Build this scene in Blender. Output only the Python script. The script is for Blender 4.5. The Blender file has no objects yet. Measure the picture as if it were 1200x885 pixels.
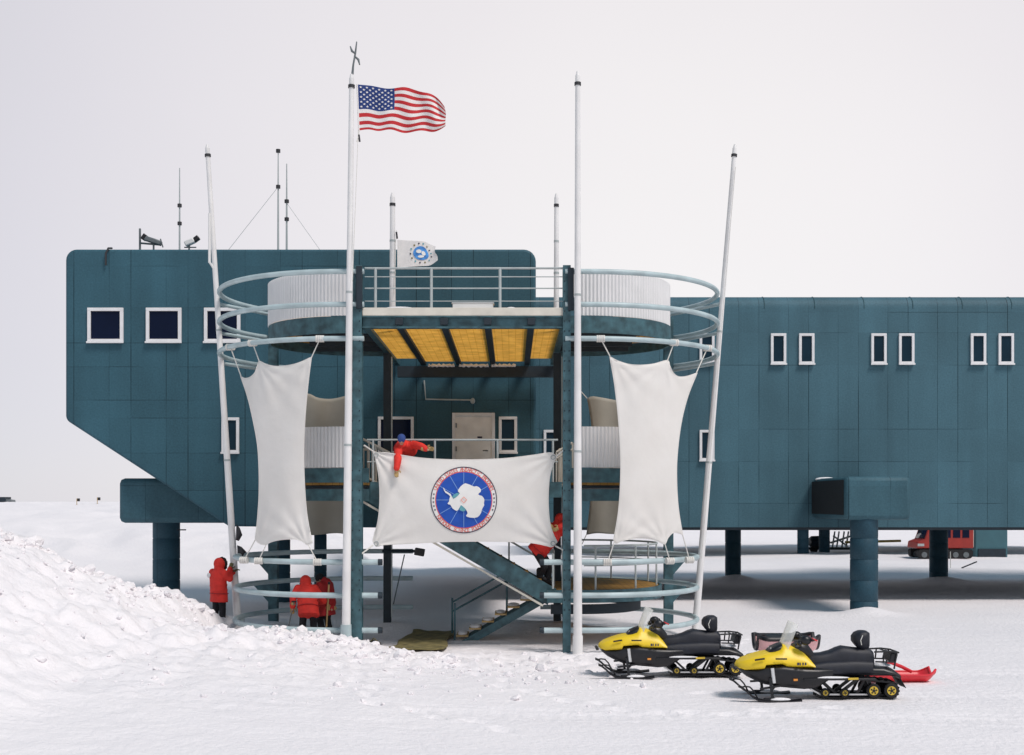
import bpy, bmesh, math, random
import numpy as np
from mathutils import Vector, Matrix

random.seed(7)
PI = math.pi
F = 1440.0            # focal length in pixels of the 1200 px wide photograph
HZ = 588.0            # horizon row
EYE = 3.5
scene = bpy.context.scene
COL = scene.collection

def W(px, py, Y):
    """world point at distance Y that stands at photo pixel px, py (layout helper)"""
    return Vector(((px - 600.0) * Y / F, Y, EYE + (HZ - py) * Y / F))
def WX(px, Y): return (px - 600.0) * Y / F
def WZ(py, Y): return EYE + (HZ - py) * Y / F

# ------------------------------------------------------------------ materials
def new_mat(name):
    m = bpy.data.materials.new(name); m.use_nodes = True
    nt = m.node_tree; b = nt.nodes['Principled BSDF']
    return m, nt, b
def sock(node, *names):
    for n in names:
        if n in node.inputs: return node.inputs[n]
def mat(name, col, rough=0.6, var=0.12, scale=6.0, bump=0.0, bscale=30.0, metal=0.0, spec=0.5, dirt=None):
    m, nt, b = new_mat(name)
    b.inputs['Roughness'].default_value = rough
    b.inputs['Metallic'].default_value = metal
    s = sock(b, 'Specular IOR Level', 'Specular')
    if s: s.default_value = spec
    tc = nt.nodes.new('ShaderNodeTexCoord')
    n = nt.nodes.new('ShaderNodeTexNoise'); n.inputs['Scale'].default_value = scale; n.inputs['Detail'].default_value = 6
    nt.links.new(tc.outputs['Object'], n.inputs['Vector'])
    r = nt.nodes.new('ShaderNodeValToRGB')
    r.color_ramp.elements[0].position = 0.3; r.color_ramp.elements[1].position = 0.7
    d = dirt or tuple(c * (1 - var) for c in col)
    l = tuple(min(1, c * (1 + var)) for c in col)
    r.color_ramp.elements[0].color = (*d, 1); r.color_ramp.elements[1].color = (*l, 1)
    nt.links.new(n.outputs['Fac'], r.inputs['Fac'])
    nt.links.new(r.outputs['Color'], b.inputs['Base Color'])
    if bump > 0:
        n2 = nt.nodes.new('ShaderNodeTexNoise'); n2.inputs['Scale'].default_value = bscale; n2.inputs['Detail'].default_value = 5
        nt.links.new(tc.outputs['Object'], n2.inputs['Vector'])
        bp = nt.nodes.new('ShaderNodeBump'); bp.inputs['Strength'].default_value = bump; bp.inputs['Distance'].default_value = 0.02
        nt.links.new(n2.outputs['Fac'], bp.inputs['Height']); nt.links.new(bp.outputs['Normal'], b.inputs['Normal'])
    return m

M = {}
M['steel'] = mat('teal_steel', (0.045, 0.110, 0.132), 0.5, 0.45, 4.5, 0.15, 20)
M['darksteel'] = mat('dark_steel', (0.012, 0.024, 0.036), 0.6, 0.2, 3.0)
M['ring'] = mat('grey_blue_tube', (0.44, 0.54, 0.56), 0.42, 0.14, 2.5, 0.1, 25)
M['white'] = mat('white_paint', (0.80, 0.79, 0.78), 0.4, 0.05, 1.2, 0.05, 15)
M['polewhite'] = mat('pole_white', (0.84, 0.825, 0.815), 0.4, 0.05, 1.0, dirt=(0.70, 0.69, 0.69))
M['frame'] = mat('window_frame_white', (0.80, 0.79, 0.80), 0.45, 0.05, 4)
M['cream'] = mat('cream_paint', (0.68, 0.64, 0.56), 0.55, 0.1, 3)
M['door'] = mat('door_paint', (0.86, 0.85, 0.83), 0.5, 0.12, 2.5)
M['rail'] = mat('rail_grey', (0.42, 0.46, 0.46), 0.45, 0.1, 5)
M['cable'] = mat('dark_cable', (0.03, 0.03, 0.035), 0.6, 0.2, 5)
M['rope'] = mat('white_rope', (0.72, 0.70, 0.66), 0.8, 0.1, 20)
M['black'] = mat('black_plastic', (0.008, 0.008, 0.011), 0.38, 0.3, 8)
M['rubber'] = mat('black_rubber', (0.010, 0.010, 0.012), 0.75, 0.3, 12, 0.3, 40)
M['seatblack'] = mat('seat_vinyl', (0.009, 0.011, 0.020), 0.55, 0.25, 10, 0.2, 60)
M['yellow'] = mat('yellow_hood', (0.86, 0.60, 0.018), 0.42, 0.05, 4)
M['wheelyellow'] = mat('wheel_yellow', (0.66, 0.46, 0.05), 0.5, 0.15, 10)
M['chrome'] = mat('bright_metal', (0.72, 0.72, 0.72), 0.3, 0.08, 8, metal=0.6)
M['orangelight'] = mat('orange_reflector', (0.8, 0.30, 0.05), 0.4, 0.05, 5)
M['skin'] = mat('skin', (0.45, 0.25, 0.17), 0.55, 0.1, 20)
M['parka'] = mat('red_parka', (0.70, 0.030, 0.020), 0.75, 0.16, 7, 0.5, 16)
M['parka_dark'] = mat('deep_red_parka', (0.40, 0.018, 0.020), 0.78, 0.2, 7, 0.5, 16)
M['trouser'] = mat('black_trousers', (0.010, 0.010, 0.014), 0.85, 0.3, 9, 0.4, 18)
M['boot'] = mat('boot_black', (0.012, 0.012, 0.015), 0.7, 0.3, 9)
M['glove'] = mat('leather_glove', (0.40, 0.27, 0.11), 0.75, 0.2, 14)
M['darkglove'] = mat('olive_glove', (0.13, 0.11, 0.05), 0.8, 0.25, 14)
M['fur'] = mat('dark_fur', (0.018, 0.013, 0.012), 0.95, 0.4, 60, 1.0, 80)
M['bluecap'] = mat('blue_knit', (0.03, 0.07, 0.25), 0.9, 0.2, 30, 0.6, 60)
M['blackcap'] = mat('black_knit', (0.010, 0.010, 0.014), 0.9, 0.3, 30, 0.6, 60)
M['hair'] = mat('brown_hair', (0.04, 0.022, 0.012), 0.8, 0.3, 40)
M['patch'] = mat('white_patch', (0.75, 0.74, 0.74), 0.7, 0.06, 20)
M['wood'] = mat('tan_wood', (0.50, 0.34, 0.15), 0.7, 0.2, 9)
M['metalgrey'] = mat('grey_metal', (0.16, 0.18, 0.19), 0.45, 0.2, 8, metal=0.3)
M['olive'] = mat('olive_mat', (0.17, 0.14, 0.055), 0.9, 0.55, 4.5, 0.8, 22, dirt=(0.10, 0.085, 0.035))
M['sledred'] = mat('sled_red', (0.72, 0.035, 0.05), 0.35, 0.08, 6)
M['sledpink'] = mat('sled_faded_pink', (0.80, 0.46, 0.46), 0.5, 0.12, 6)
M['vehred'] = mat('vehicle_red', (0.34, 0.030, 0.022), 0.5, 0.12, 2)
M['farteal'] = mat('weathered_teal_panel', (0.05, 0.14, 0.17), 0.6, 0.12, 1)
M['yplank'] = mat('yellow_plank', (0.55, 0.38, 0.10), 0.7, 0.15, 3)
M['flagred'] = mat('flag_red', (0.52, 0.020, 0.026), 0.75, 0.08, 8)
M['flagwhite'] = mat('flag_white', (0.80, 0.77, 0.75), 0.75, 0.04, 8)
M['flagblue'] = mat('flag_blue', (0.012, 0.040, 0.190), 0.75, 0.1, 8)
M['eblue'] = mat('emblem_blue', (0.008, 0.075, 0.42), 0.7, 0.1, 5)
M['ered'] = mat('emblem_red', (0.70, 0.10, 0.07), 0.7, 0.1, 8)
M['epink'] = mat('emblem_pink', (0.80, 0.42, 0.36), 0.7, 0.08, 8)
M['ewhite'] = mat('emblem_white', (0.82, 0.81, 0.79), 0.7, 0.03, 5)
M['edark'] = mat('emblem_dark', (0.05, 0.045, 0.08), 0.7, 0.1, 8)
M['eteal'] = mat('emblem_teal', (0.12, 0.36, 0.42), 0.7, 0.1, 8)
M['eline'] = mat('emblem_line', (0.20, 0.36, 0.70), 0.7, 0.05, 8)
M['globeblue'] = mat('globe_blue', (0.07, 0.26, 0.58), 0.7, 0.5, 9, dirt=(0.02, 0.10, 0.36))
M['snowclump'] = mat('packed_snow', (0.88, 0.865, 0.885), 0.7, 0.03, 8, 0.8, 25)

def mat_cloth(name, col, dirt, trans=0.25):
    m, nt, b = new_mat(name)
    b.inputs['Roughness'].default_value = 0.85
    tc = nt.nodes.new('ShaderNodeTexCoord')
    n = nt.nodes.new('ShaderNodeTexNoise'); n.inputs['Scale'].default_value = 1.2; n.inputs['Detail'].default_value = 8
    nt.links.new(tc.outputs['Object'], n.inputs['Vector'])
    r = nt.nodes.new('ShaderNodeValToRGB')
    r.color_ramp.elements[0].position = 0.28; r.color_ramp.elements[1].position = 0.6
    r.color_ramp.elements[0].color = (*dirt, 1); r.color_ramp.elements[1].color = (*col, 1)
    nt.links.new(n.outputs['Fac'], r.inputs['Fac']); nt.links.new(r.outputs['Color'], b.inputs['Base Color'])
    n2 = nt.nodes.new('ShaderNodeTexNoise'); n2.inputs['Scale'].default_value = 3.0; n2.inputs['Detail'].default_value = 4
    nt.links.new(tc.outputs['Object'], n2.inputs['Vector'])
    bp = nt.nodes.new('ShaderNodeBump'); bp.inputs['Strength'].default_value = 0.25; bp.inputs['Distance'].default_value = 0.05
    nt.links.new(n2.outputs['Fac'], bp.inputs['Height']); nt.links.new(bp.outputs['Normal'], b.inputs['Normal'])
    tr = nt.nodes.new('ShaderNodeBsdfTranslucent'); nt.links.new(r.outputs['Color'], tr.inputs['Color'])
    mx = nt.nodes.new('ShaderNodeMixShader'); mx.inputs[0].default_value = trans
    out = [x for x in nt.nodes if x.type == 'OUTPUT_MATERIAL'][0]
    nt.links.new(b.outputs[0], mx.inputs[1]); nt.links.new(tr.outputs[0], mx.inputs[2]); nt.links.new(mx.outputs[0], out.inputs[0])
    return m
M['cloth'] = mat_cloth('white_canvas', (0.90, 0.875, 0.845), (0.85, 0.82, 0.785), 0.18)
M['clothback'] = mat_cloth('shade_tinted_canvas', (0.46, 0.43, 0.365), (0.40, 0.37, 0.31), 0.10)  # rear canvas, its backside shade put into the colour as tan

def mat_glass(name, col):
    m, nt, b = new_mat(name)
    b.inputs['Roughness'].default_value = 0.12
    tc = nt.nodes.new('ShaderNodeTexCoord')
    n = nt.nodes.new('ShaderNodeTexNoise'); n.inputs['Scale'].default_value = 0.9; n.inputs['Detail'].default_value = 3
    nt.links.new(tc.outputs['Object'], n.inputs['Vector'])
    r = nt.nodes.new('ShaderNodeValToRGB')
    r.color_ramp.elements[0].color = (*[c * 0.6 for c in col], 1); r.color_ramp.elements[1].color = (*[c * 1.5 for c in col], 1)
    nt.links.new(n.outputs['Fac'], r.inputs['Fac']); nt.links.new(r.outputs['Color'], b.inputs['Base Color'])
    s = sock(b, 'Specular IOR Level', 'Specular'); s.default_value = 0.12
    return m
M['glass'] = mat_glass('dark_window_glass', (0.004, 0.009, 0.030))
M['glassteal'] = mat_glass('teal_window_glass', (0.009, 0.028, 0.046))
def mat_shield(name):
    m, nt, b = new_mat(name)
    b.inputs['Base Color'].default_value = (0.92, 0.92, 0.88, 1); b.inputs['Roughness'].default_value = 0.15
    b.inputs['Alpha'].default_value = 0.36
    return m
M['shield'] = mat_shield('clear_windshield')

def mat_panel(name, base, seam, mod, split, rows, xoff=0.0):
    """painted metal cladding: upright seams in a wide/narrow rhythm, level seams at the window lines, frost and weathering"""
    m, nt, b = new_mat(name)
    b.inputs['Roughness'].default_value = 0.62
    sock(b, 'Specular IOR Level', 'Specular').default_value = 0.3
    tc = nt.nodes.new('ShaderNodeTexCoord'); sep = nt.nodes.new('ShaderNodeSeparateXYZ'); nt.links.new(tc.outputs['Object'], sep.inputs[0])
    def math_(op, a, c=None, d=None):
        n = nt.nodes.new('ShaderNodeMath'); n.operation = op
        for k, v in enumerate((a, c, d)):
            if v is None: continue
            if isinstance(v, (int, float)): n.inputs[k].default_value = v
            else: nt.links.new(v, n.inputs[k])
        return n.outputs[0]
    xm = math_('MODULO', math_('ADD', sep.outputs[0], 1000 * mod + xoff), mod)
    v1 = math_('COMPARE', xm, 0.3, 0.011); v2 = math_('COMPARE', xm, 0.3 + split, 0.008)
    vert = math_('ADD', v1, v2); hor = None
    for z in rows:
        h = math_('COMPARE', sep.outputs[2], z, 0.009); hor = h if hor is None else math_('ADD', hor, h)
    def noise(sc, det=3, st=None):
        n = nt.nodes.new('ShaderNodeTexNoise'); n.inputs['Scale'].default_value = sc; n.inputs['Detail'].default_value = det
        mp = nt.nodes.new('ShaderNodeMapping')
        if st: mp.inputs['Scale'].default_value = st
        nt.links.new(tc.outputs['Object'], mp.inputs['Vector']); nt.links.new(mp.outputs['Vector'], n.inputs['Vector']); return n.outputs['Fac']
    def mrange(v, a, c, lo, hi):
        n = nt.nodes.new('ShaderNodeMapRange'); nt.links.new(v, n.inputs['Value'])
        for k, x in zip(('From Min', 'From Max', 'To Min', 'To Max'), (a, c, lo, hi)): n.inputs[k].default_value = x
        return n.outputs['Result']
    fade = mrange(noise(0.55, 2), 0.38, 0.58, 0.25, 1.0)
    fade2 = mrange(noise(0.45, 2, (1, 1, 3)), 0.46, 0.62, 0.02, 0.85)
    line = math_('MINIMUM', math_('ADD', math_('MULTIPLY', vert, fade), math_('MULTIPLY', hor, fade2)), 1.0)
    tone = math_('MULTIPLY', mrange(noise(0.4, 7), 0.3, 0.72, 0.86, 1.12), mrange(noise(19, 4), 0.3, 0.7, 0.87, 1.13))
    tone = math_('MULTIPLY', tone, mrange(noise(1.3, 4, (1.2, 1, 0.10)), 0.3, 0.7, 0.91, 1.09))
    ix = math_('ADD', math_('MULTIPLY', math_('FLOOR', math_('DIVIDE', math_('ADD', sep.outputs[0], 1000 * mod + xoff - 0.3), mod)), 2.0), math_('GREATER_THAN', math_('MODULO', math_('ADD', sep.outputs[0], 1000 * mod + xoff - 0.3), mod), split))
    iz = None
    for z in rows:
        g = math_('GREATER_THAN', sep.outputs[2], z); iz = g if iz is None else math_('ADD', iz, g)
    cb_ = nt.nodes.new('ShaderNodeCombineXYZ'); nt.links.new(ix, cb_.inputs[0]); nt.links.new(iz, cb_.inputs[1])
    wn = nt.nodes.new('ShaderNodeTexWhiteNoise'); wn.noise_dimensions = '2D'; nt.links.new(cb_.outputs[0], wn.inputs['Vector'])
    tone = math_('MULTIPLY', tone, mrange(wn.outputs['Value'], 0, 1, 0.93, 1.07))
    mx = nt.nodes.new('ShaderNodeMixRGB'); mx.inputs[1].default_value = (*base, 1); mx.inputs[2].default_value = (*seam, 1); nt.links.new(line, mx.inputs[0])
    vm = nt.nodes.new('ShaderNodeVectorMath'); vm.operation = 'SCALE'; nt.links.new(mx.outputs['Color'], vm.inputs[0]); nt.links.new(tone, vm.inputs['Scale'])
    nt.links.new(vm.outputs[0], b.inputs['Base Color'])
    return m
TEAL = (0.036, 0.104, 0.140)
SEAM = (0.006, 0.026, 0.038)
M['panelA'] = mat_panel('teal_cladding_near', TEAL, SEAM, 1.70, 1.05, [WZ(p, 36.6) for p in (312, 360, 402, 430, 469, 490, 531, 575)], 0.55)
M['panelB'] = mat_panel('teal_cladding_far', (0.056, 0.132, 0.170), SEAM, 1.72, 1.02, [WZ(p, 42.5) for p in (366, 390, 428, 503, 541, 590)], 0.6)
M['panelleg'] = mat_panel('shade_teal_leg_skin', (0.022, 0.068, 0.100), SEAM, 2.9, 1.3, [3.98], 0.9)  # shade under the wings put into the legs as a darker teal
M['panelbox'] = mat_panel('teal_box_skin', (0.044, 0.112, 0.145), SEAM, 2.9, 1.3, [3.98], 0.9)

def mat_grate(name, col, line, trans=0.0):
    m, nt, b = new_mat(name)
    b.inputs['Roughness'].default_value = 0.55
    tc = nt.nodes.new('ShaderNodeTexCoord')
    br = nt.nodes.new('ShaderNodeTexBrick'); br.offset = 0.0
    br.inputs['Scale'].default_value = 1.0; br.inputs['Brick Width'].default_value = 0.17; br.inputs['Row Height'].default_value = 0.30
    br.inputs['Mortar Size'].default_value = 0.012; br.inputs['Mortar Smooth'].default_value = 0.6
    br.inputs['Color1'].default_value = (*[c * 0.95 for c in col], 1); br.inputs['Color2'].default_value = (*[min(1, c * 1.06) for c in col], 1)
    br.inputs['Mortar'].default_value = (*line, 1)
    nt.links.new(tc.outputs['Object'], br.inputs['Vector'])
    n = nt.nodes.new('ShaderNodeTexNoise'); n.inputs['Scale'].default_value = 2.5; n.inputs['Detail'].default_value = 6
    nt.links.new(tc.outputs['Object'], n.inputs['Vector'])
    r = nt.nodes.new('ShaderNodeValToRGB'); r.color_ramp.elements[0].position = 0.35; r.color_ramp.elements[1].position = 0.65
    r.color_ramp.elements[0].color = (0.8, 0.78, 0.72, 1); r.color_ramp.elements[1].color = (1.1, 1.1, 1.1, 1)
    nt.links.new(n.outputs['Fac'], r.inputs['Fac'])
    mx = nt.nodes.new('ShaderNodeMixRGB'); mx.blend_type = 'MULTIPLY'; mx.inputs[0].default_value = 1
    nt.links.new(br.outputs['Color'], mx.inputs[1]); nt.links.new(r.outputs['Color'], mx.inputs[2])
    nt.links.new(mx.outputs['Color'], b.inputs['Base Color'])
    if trans:
        tr = nt.nodes.new('ShaderNodeBsdfTranslucent'); nt.links.new(mx.outputs['Color'], tr.inputs['Color'])
        ms = nt.nodes.new('ShaderNodeMixShader'); ms.inputs[0].default_value = trans
        out = [x for x in nt.nodes if x.type == 'OUTPUT_MATERIAL'][0]
        nt.links.new(b.outputs[0], ms.inputs[1]); nt.links.new(tr.outputs[0], ms.inputs[2]); nt.links.new(ms.outputs[0], out.inputs[0])
    return m
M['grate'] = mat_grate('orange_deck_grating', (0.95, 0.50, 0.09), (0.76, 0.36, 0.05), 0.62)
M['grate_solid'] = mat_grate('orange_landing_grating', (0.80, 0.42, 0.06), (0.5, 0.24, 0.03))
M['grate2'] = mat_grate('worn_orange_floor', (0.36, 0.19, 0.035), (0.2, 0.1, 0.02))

def mat_snow():
    m, nt, b = new_mat('snow')
    b.inputs['Roughness'].default_value = 0.75
    sock(b, 'Specular IOR Level', 'Specular').default_value = 0.2
    tc = nt.nodes.new('ShaderNodeTexCoord')
    def noise(sc, det, stretch=None, rot=0.0):
        n = nt.nodes.new('ShaderNodeTexNoise'); n.inputs['Scale'].default_value = sc; n.inputs['Detail'].default_value = det
        mp = nt.nodes.new('ShaderNodeMapping'); mp.inputs['Rotation'].default_value = (0, 0, rot)
        if stretch: mp.inputs['Scale'].default_value = stretch
        nt.links.new(tc.outputs['Object'], mp.inputs['Vector']); nt.links.new(mp.outputs['Vector'], n.inputs['Vector'])
        return n
    n1 = noise(0.35, 8)
    r = nt.nodes.new('ShaderNodeValToRGB'); r.color_ramp.elements[0].position = 0.3; r.color_ramp.elements[1].position = 0.7
    r.color_ramp.elements[0].color = (0.880, 0.846, 0.866, 1); r.color_ramp.elements[1].color = (0.918, 0.880, 0.892, 1)
    nt.links.new(n1.outputs['Fac'], r.inputs['Fac']); nt.links.new(r.outputs['Color'], b.inputs['Base Color'])
    n2 = noise(9.0, 8); n3 = noise(2.2, 6, (0.6, 1.4, 1), 0.12); n4 = noise(45.0, 3)
    def mul(a, k):
        x = nt.nodes.new('ShaderNodeMath'); x.operation = 'MULTIPLY'; x.inputs[1].default_value = k; nt.links.new(a, x.inputs[0]); return x.outputs[0]
    def add(a, c):
        x = nt.nodes.new('ShaderNodeMath'); x.operation = 'ADD'; nt.links.new(a, x.inputs[0]); nt.links.new(c, x.inputs[1]); return x.outputs[0]
    h = add(add(mul(n2.outputs['Fac'], 0.75), mul(n3.outputs['Fac'], 0.45)), mul(n4.outputs['Fac'], 0.22))
    bp = nt.nodes.new('ShaderNodeBump'); bp.inputs['Strength'].default_value = 0.62; bp.inputs['Distance'].default_value = 0.08
    nt.links.new(h, bp.inputs['Height']); nt.links.new(bp.outputs['Normal'], b.inputs['Normal'])
    return m
M['snow'] = mat_snow()

# ------------------------------------------------------------------ mesh builder
def origin_of(o):
    v = Vector((0, 0, 0))
    while o is not None:
        v += o.location; o = o.parent
    return v

class MB:
    def __init__(s): s.v = []; s.f = []; s.m = []
    def add(s, vs, fs, mi=0):
        b = len(s.v); s.v += [tuple(p) for p in vs]
        for f in fs: s.f.append([i + b for i in f]); s.m.append(mi)
        return s
    def box(s, x0, x1, y0, y1, z0, z1, mi=0):
        v = [(x0,y0,z0),(x1,y0,z0),(x1,y1,z0),(x0,y1,z0),(x0,y0,z1),(x1,y0,z1),(x1,y1,z1),(x0,y1,z1)]
        return s.add(v, [(0,3,2,1),(4,5,6,7),(0,1,5,4),(1,2,6,5),(2,3,7,6),(3,0,4,7)], mi)
    def bar(s, p, q, w, h, mi=0, up=(0,0,1)):
        p = Vector(p); q = Vector(q); d = (q - p).normalized(); u = Vector(up)
        if abs(d.dot(u)) > 0.98: u = Vector((0, 1, 0))
        r = d.cross(u).normalized(); u = r.cross(d).normalized()
        vs = [c + r * (a * w / 2) + u * (b * h / 2) for c in (p, q) for a, b in ((-1,-1),(1,-1),(1,1),(-1,1))]
        return s.add(vs, [(0,1,2,3),(7,6,5,4),(0,4,5,1),(1,5,6,2),(2,6,7,3),(3,7,4,0)], mi)
    def tube(s, pts, r, n=10, mi=0, closed=False, caps=True):
        pts = [Vector(p) for p in pts]; k = len(pts)
        rs = r if isinstance(r, (list, tuple)) else [r] * k
        prev = None; rings = []
        for i, p in enumerate(pts):
            a = pts[(i - 1) % k] if (closed or i > 0) else p
            c = pts[(i + 1) % k] if (closed or i < k - 1) else p
            t = (c - a).normalized()
            if prev is None:
                u = Vector((0, 0, 1)) if abs(t.z) < 0.9 else Vector((0, 1, 0))
                u = (u - t * u.dot(t)).normalized()
            else:
                u = prev - t * prev.dot(t); u.normalize()
            prev = u; w = t.cross(u)
            rings.append([p + (u * math.cos(2*PI*j/n) + w * math.sin(2*PI*j/n)) * rs[i] for j in range(n)])
        vs = [p for rg in rings for p in rg]; fs = []
        for i in range(k if closed else k - 1):
            i2 = (i + 1) % k
            for j in range(n):
                j2 = (j + 1) % n
                fs.append((i*n+j, i*n+j2, i2*n+j2, i2*n+j))
        if caps and not closed:
            fs.append(tuple(reversed(range(n)))); fs.append(tuple(range((k-1)*n, k*n)))
        return s.add(vs, fs, mi)
    def prism(s, poly, y0, y1, mi=0):
        """polygon in x,z pushed along y"""
        n = len(poly)
        vs = [(x, y0, z) for x, z in poly] + [(x, y1, z) for x, z in poly]
        fs = [tuple(range(n)), tuple(reversed(range(n, 2*n)))]
        for i in range(n):
            j = (i + 1) % n; fs.append((j, i, n + i, n + j))
        return s.add(vs, fs, mi)
    def prism_z(s, poly, z0, z1, mi=0):
        n = len(poly)
        vs = [(x, y, z0) for x, y in poly] + [(x, y, z1) for x, y in poly]
        fs = [tuple(reversed(range(n))), tuple(range(n, 2*n))]
        for i in range(n):
            j = (i + 1) % n; fs.append((i, j, n + j, n + i))
        return s.add(vs, fs, mi)
    def grid(s, fn, nu, nv, mi=0, mfun=None):
        b = len(s.v)
        for j in range(nv + 1):
            for i in range(nu + 1): s.v.append(tuple(fn(i / nu, j / nv)))
        for j in range(nv):
            for i in range(nu):
                a = b + j*(nu+1) + i
                s.f.append([a, a+1, a+nu+2, a+nu+1]); s.m.append(mfun(i, j) if mfun else mi)
        return s
    def ellipsoid(s, c, r, R=None, nu=18, nv=12, mi=0):
        c = Vector(c); R = R or Matrix.Identity(3)
        vs = []; fs = []
        for j in range(1, nv):
            ph = PI * j / nv
            for i in range(nu):
                th = 2*PI*i/nu
                vs.append(c + R @ Vector((r[0]*math.sin(ph)*math.cos(th), r[1]*math.sin(ph)*math.sin(th), r[2]*math.cos(ph))))
        t = len(vs); vs.append(c + R @ Vector((0,0,r[2]))); vs.append(c - R @ Vector((0,0,r[2])))
        for j in range(nv - 2):
            for i in range(nu):
                i2 = (i+1) % nu; fs.append((j*nu+i, (j+1)*nu+i, (j+1)*nu+i2, j*nu+i2))
        for i in range(nu):
            i2 = (i+1) % nu; fs.append((t, i, i2)); fs.append((t+1, (nv-2)*nu+i2, (nv-2)*nu+i))
        return s.add(vs, fs, mi)
    def capsule(s, p, q, r1, r2, n=14, mi=0):
        p = Vector(p); q = Vector(q); d = q - p; L = max(d.length, 1e-4); d = d / L
        pts = []; rs = []
        for k in range(1, 5):
            a = PI/2 * k / 4.0; pts.append(p - d * r1 * math.cos(a)); rs.append(max(0.001, r1 * math.sin(a)))
        for k in range(4, 0, -1):
            a = PI/2 * k / 4.0; pts.append(q + d * r2 * math.cos(a)); rs.append(max(0.001, r2 * math.sin(a)))
        return s.tube(pts, rs, n, mi)
    def loft(s, secs, mi=0):
        n = len(secs[0]); vs = [p for sec in secs for p in sec]; fs = []
        for i in range(len(secs) - 1):
            for j in range(n):
                j2 = (j+1) % n; fs.append((i*n+j, i*n+j2, (i+1)*n+j2, (i+1)*n+j))
        fs.append(tuple(reversed(range(n)))); fs.append(tuple(range((len(secs)-1)*n, len(secs)*n)))
        return s.add(vs, fs, mi)
    def build(s, name, mats, parent=None, smooth=40, bevel=0, loc=None, solid=0, remesh=0, smo=0):
        me = bpy.data.meshes.new(name)
        o_ = origin_of(parent) if parent is not None else Vector(loc or (0,0,0))
        me.from_pydata([(x - o_.x, y - o_.y, z - o_.z) for x, y, z in s.v], [], s.f)
        mats = mats if isinstance(mats, (list, tuple)) else [mats]
        for m in mats: me.materials.append(m)
        me.polygons.foreach_set('material_index', s.m)
        bm = bmesh.new(); bm.from_mesh(me)
        bmesh.ops.recalc_face_normals(bm, faces=bm.faces[:]); bm.to_mesh(me); bm.free()
        ob = bpy.data.objects.new(name, me); COL.objects.link(ob)
        if parent is not None: ob.parent = parent
        else: ob.location = o_
        if remesh:
            md = ob.modifiers.new('r', 'REMESH'); md.mode = 'VOXEL'; md.voxel_size = remesh
            if smo:
                sm = ob.modifiers.new('s', 'SMOOTH'); sm.iterations = smo; sm.factor = 0.5
            dg = bpy.context.evaluated_depsgraph_get(); dg.update()
            nm = bpy.data.meshes.new_from_object(ob.evaluated_get(dg)); ob.modifiers.clear(); ob.data = nm; me = nm
            me.materials.clear(); me.materials.append(mats[0])
        if smooth:
            me.polygons.foreach_set('use_smooth', [True] * len(me.polygons))
            if not remesh:
                me.set_sharp_from_angle(angle=math.radians(smooth))
        if solid:
            md = ob.modifiers.new('thick', 'SOLIDIFY'); md.thickness = solid; md.offset = 0
        if bevel:
            md = ob.modifiers.new('edge', 'BEVEL'); md.width = bevel; md.segments = 2; md.limit_method = 'ANGLE'; md.angle_limit = math.radians(40)
        me.update()
        return ob

def tag(o, label=None, cat=None, group=None, kind=None):
    if label: o['label'] = label
    if cat: o['category'] = cat
    if group: o['group'] = group
    if kind: o['kind'] = kind
    return o
def thing(name, label, cat, loc=(0,0,0), group=None):
    o = bpy.data.objects.new(name, None); o.empty_display_size = 0.3
    COL.objects.link(o); o.location = loc
    return tag(o, label, cat, group)
def children(o): return [c for c in bpy.data.objects if c.parent == o]
def copy_tree(o, parent=None):
    c = o.copy(); COL.objects.link(c)
    if parent is not None: c.parent = parent
    for ch in children(o): copy_tree(ch, c)
    return c

def superring(x, zb, zt, wb, wt, n=20, e=2.6):
    """cross-section across y at a given x, width wb at the bottom and wt at the top"""
    out = []; cz = (zb + zt) / 2; hz = (zt - zb) / 2
    for k in range(n):
        a = 2 * PI * k / n; c, s_ = math.cos(a), math.sin(a)
        yy = math.copysign(abs(c) ** (2 / e), c); zz = math.copysign(abs(s_) ** (2 / e), s_)
        w = wb + (wt - wb) * (zz + 1) / 2
        out.append((x, yy * w, cz + zz * hz))
    return out

# ------------------------------------------------------------------ terrain
def _hash(ix, iy, seed):
    h = (ix.astype(np.int64) * 374761393 + iy.astype(np.int64) * 668265263 + seed * 1442695041) & 0xFFFFFFFF
    h = ((h ^ (h >> 13)) * 1274126177) & 0xFFFFFFFF
    return ((h ^ (h >> 16)) & 0xFFFFFF) / float(0xFFFFFF)
def vnoise(x, y, seed=0):
    ix = np.floor(x); iy = np.floor(y); fx = x - ix; fy = y - iy
    fx = fx*fx*fx*(fx*(fx*6-15)+10); fy = fy*fy*fy*(fy*(fy*6-15)+10)
    a = _hash(ix, iy, seed); b = _hash(ix+1, iy, seed); c = _hash(ix, iy+1, seed); d = _hash(ix+1, iy+1, seed)
    return (a*(1-fx)+b*fx)*(1-fy) + (c*(1-fx)+d*fx)*fy
def fbm(x, y, oct=4, seed=0):
    t = 0; a = 0.5; f = 1.0; tot = 0
    for o in range(oct):
        t = t + a * vnoise(x*f + 17.3*o, y*f - 9.1*o, seed + o); tot += a; a *= 0.5; f *= 2.03
    return t / tot - 0.5
def sstep(a, b, x):
    t = np.clip((x - a) / (b - a), 0, 1); return t*t*(3-2*t)
RX = [-40, -16, -12.5, -10.8, -9.75, -8.83, -8.4, -7.78, -7.37, -7.05, -6.6, -5.84, -4.67, -3.03, -1.6, 0.0, 3, 60]
RZ = [3.2, 3.2, 3.15, 2.96, 2.55, 1.95, 1.66, 1.46, 0.98, 0.45, 0.36, 0.46, 0.46, 0.28, 0.07, 0.0, 0.0, 0.0]
FX = [-40, -16, -12, -10.5, -9, -7.5, -6, -4.5, -3, -1.5, 0.5, 60]
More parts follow.
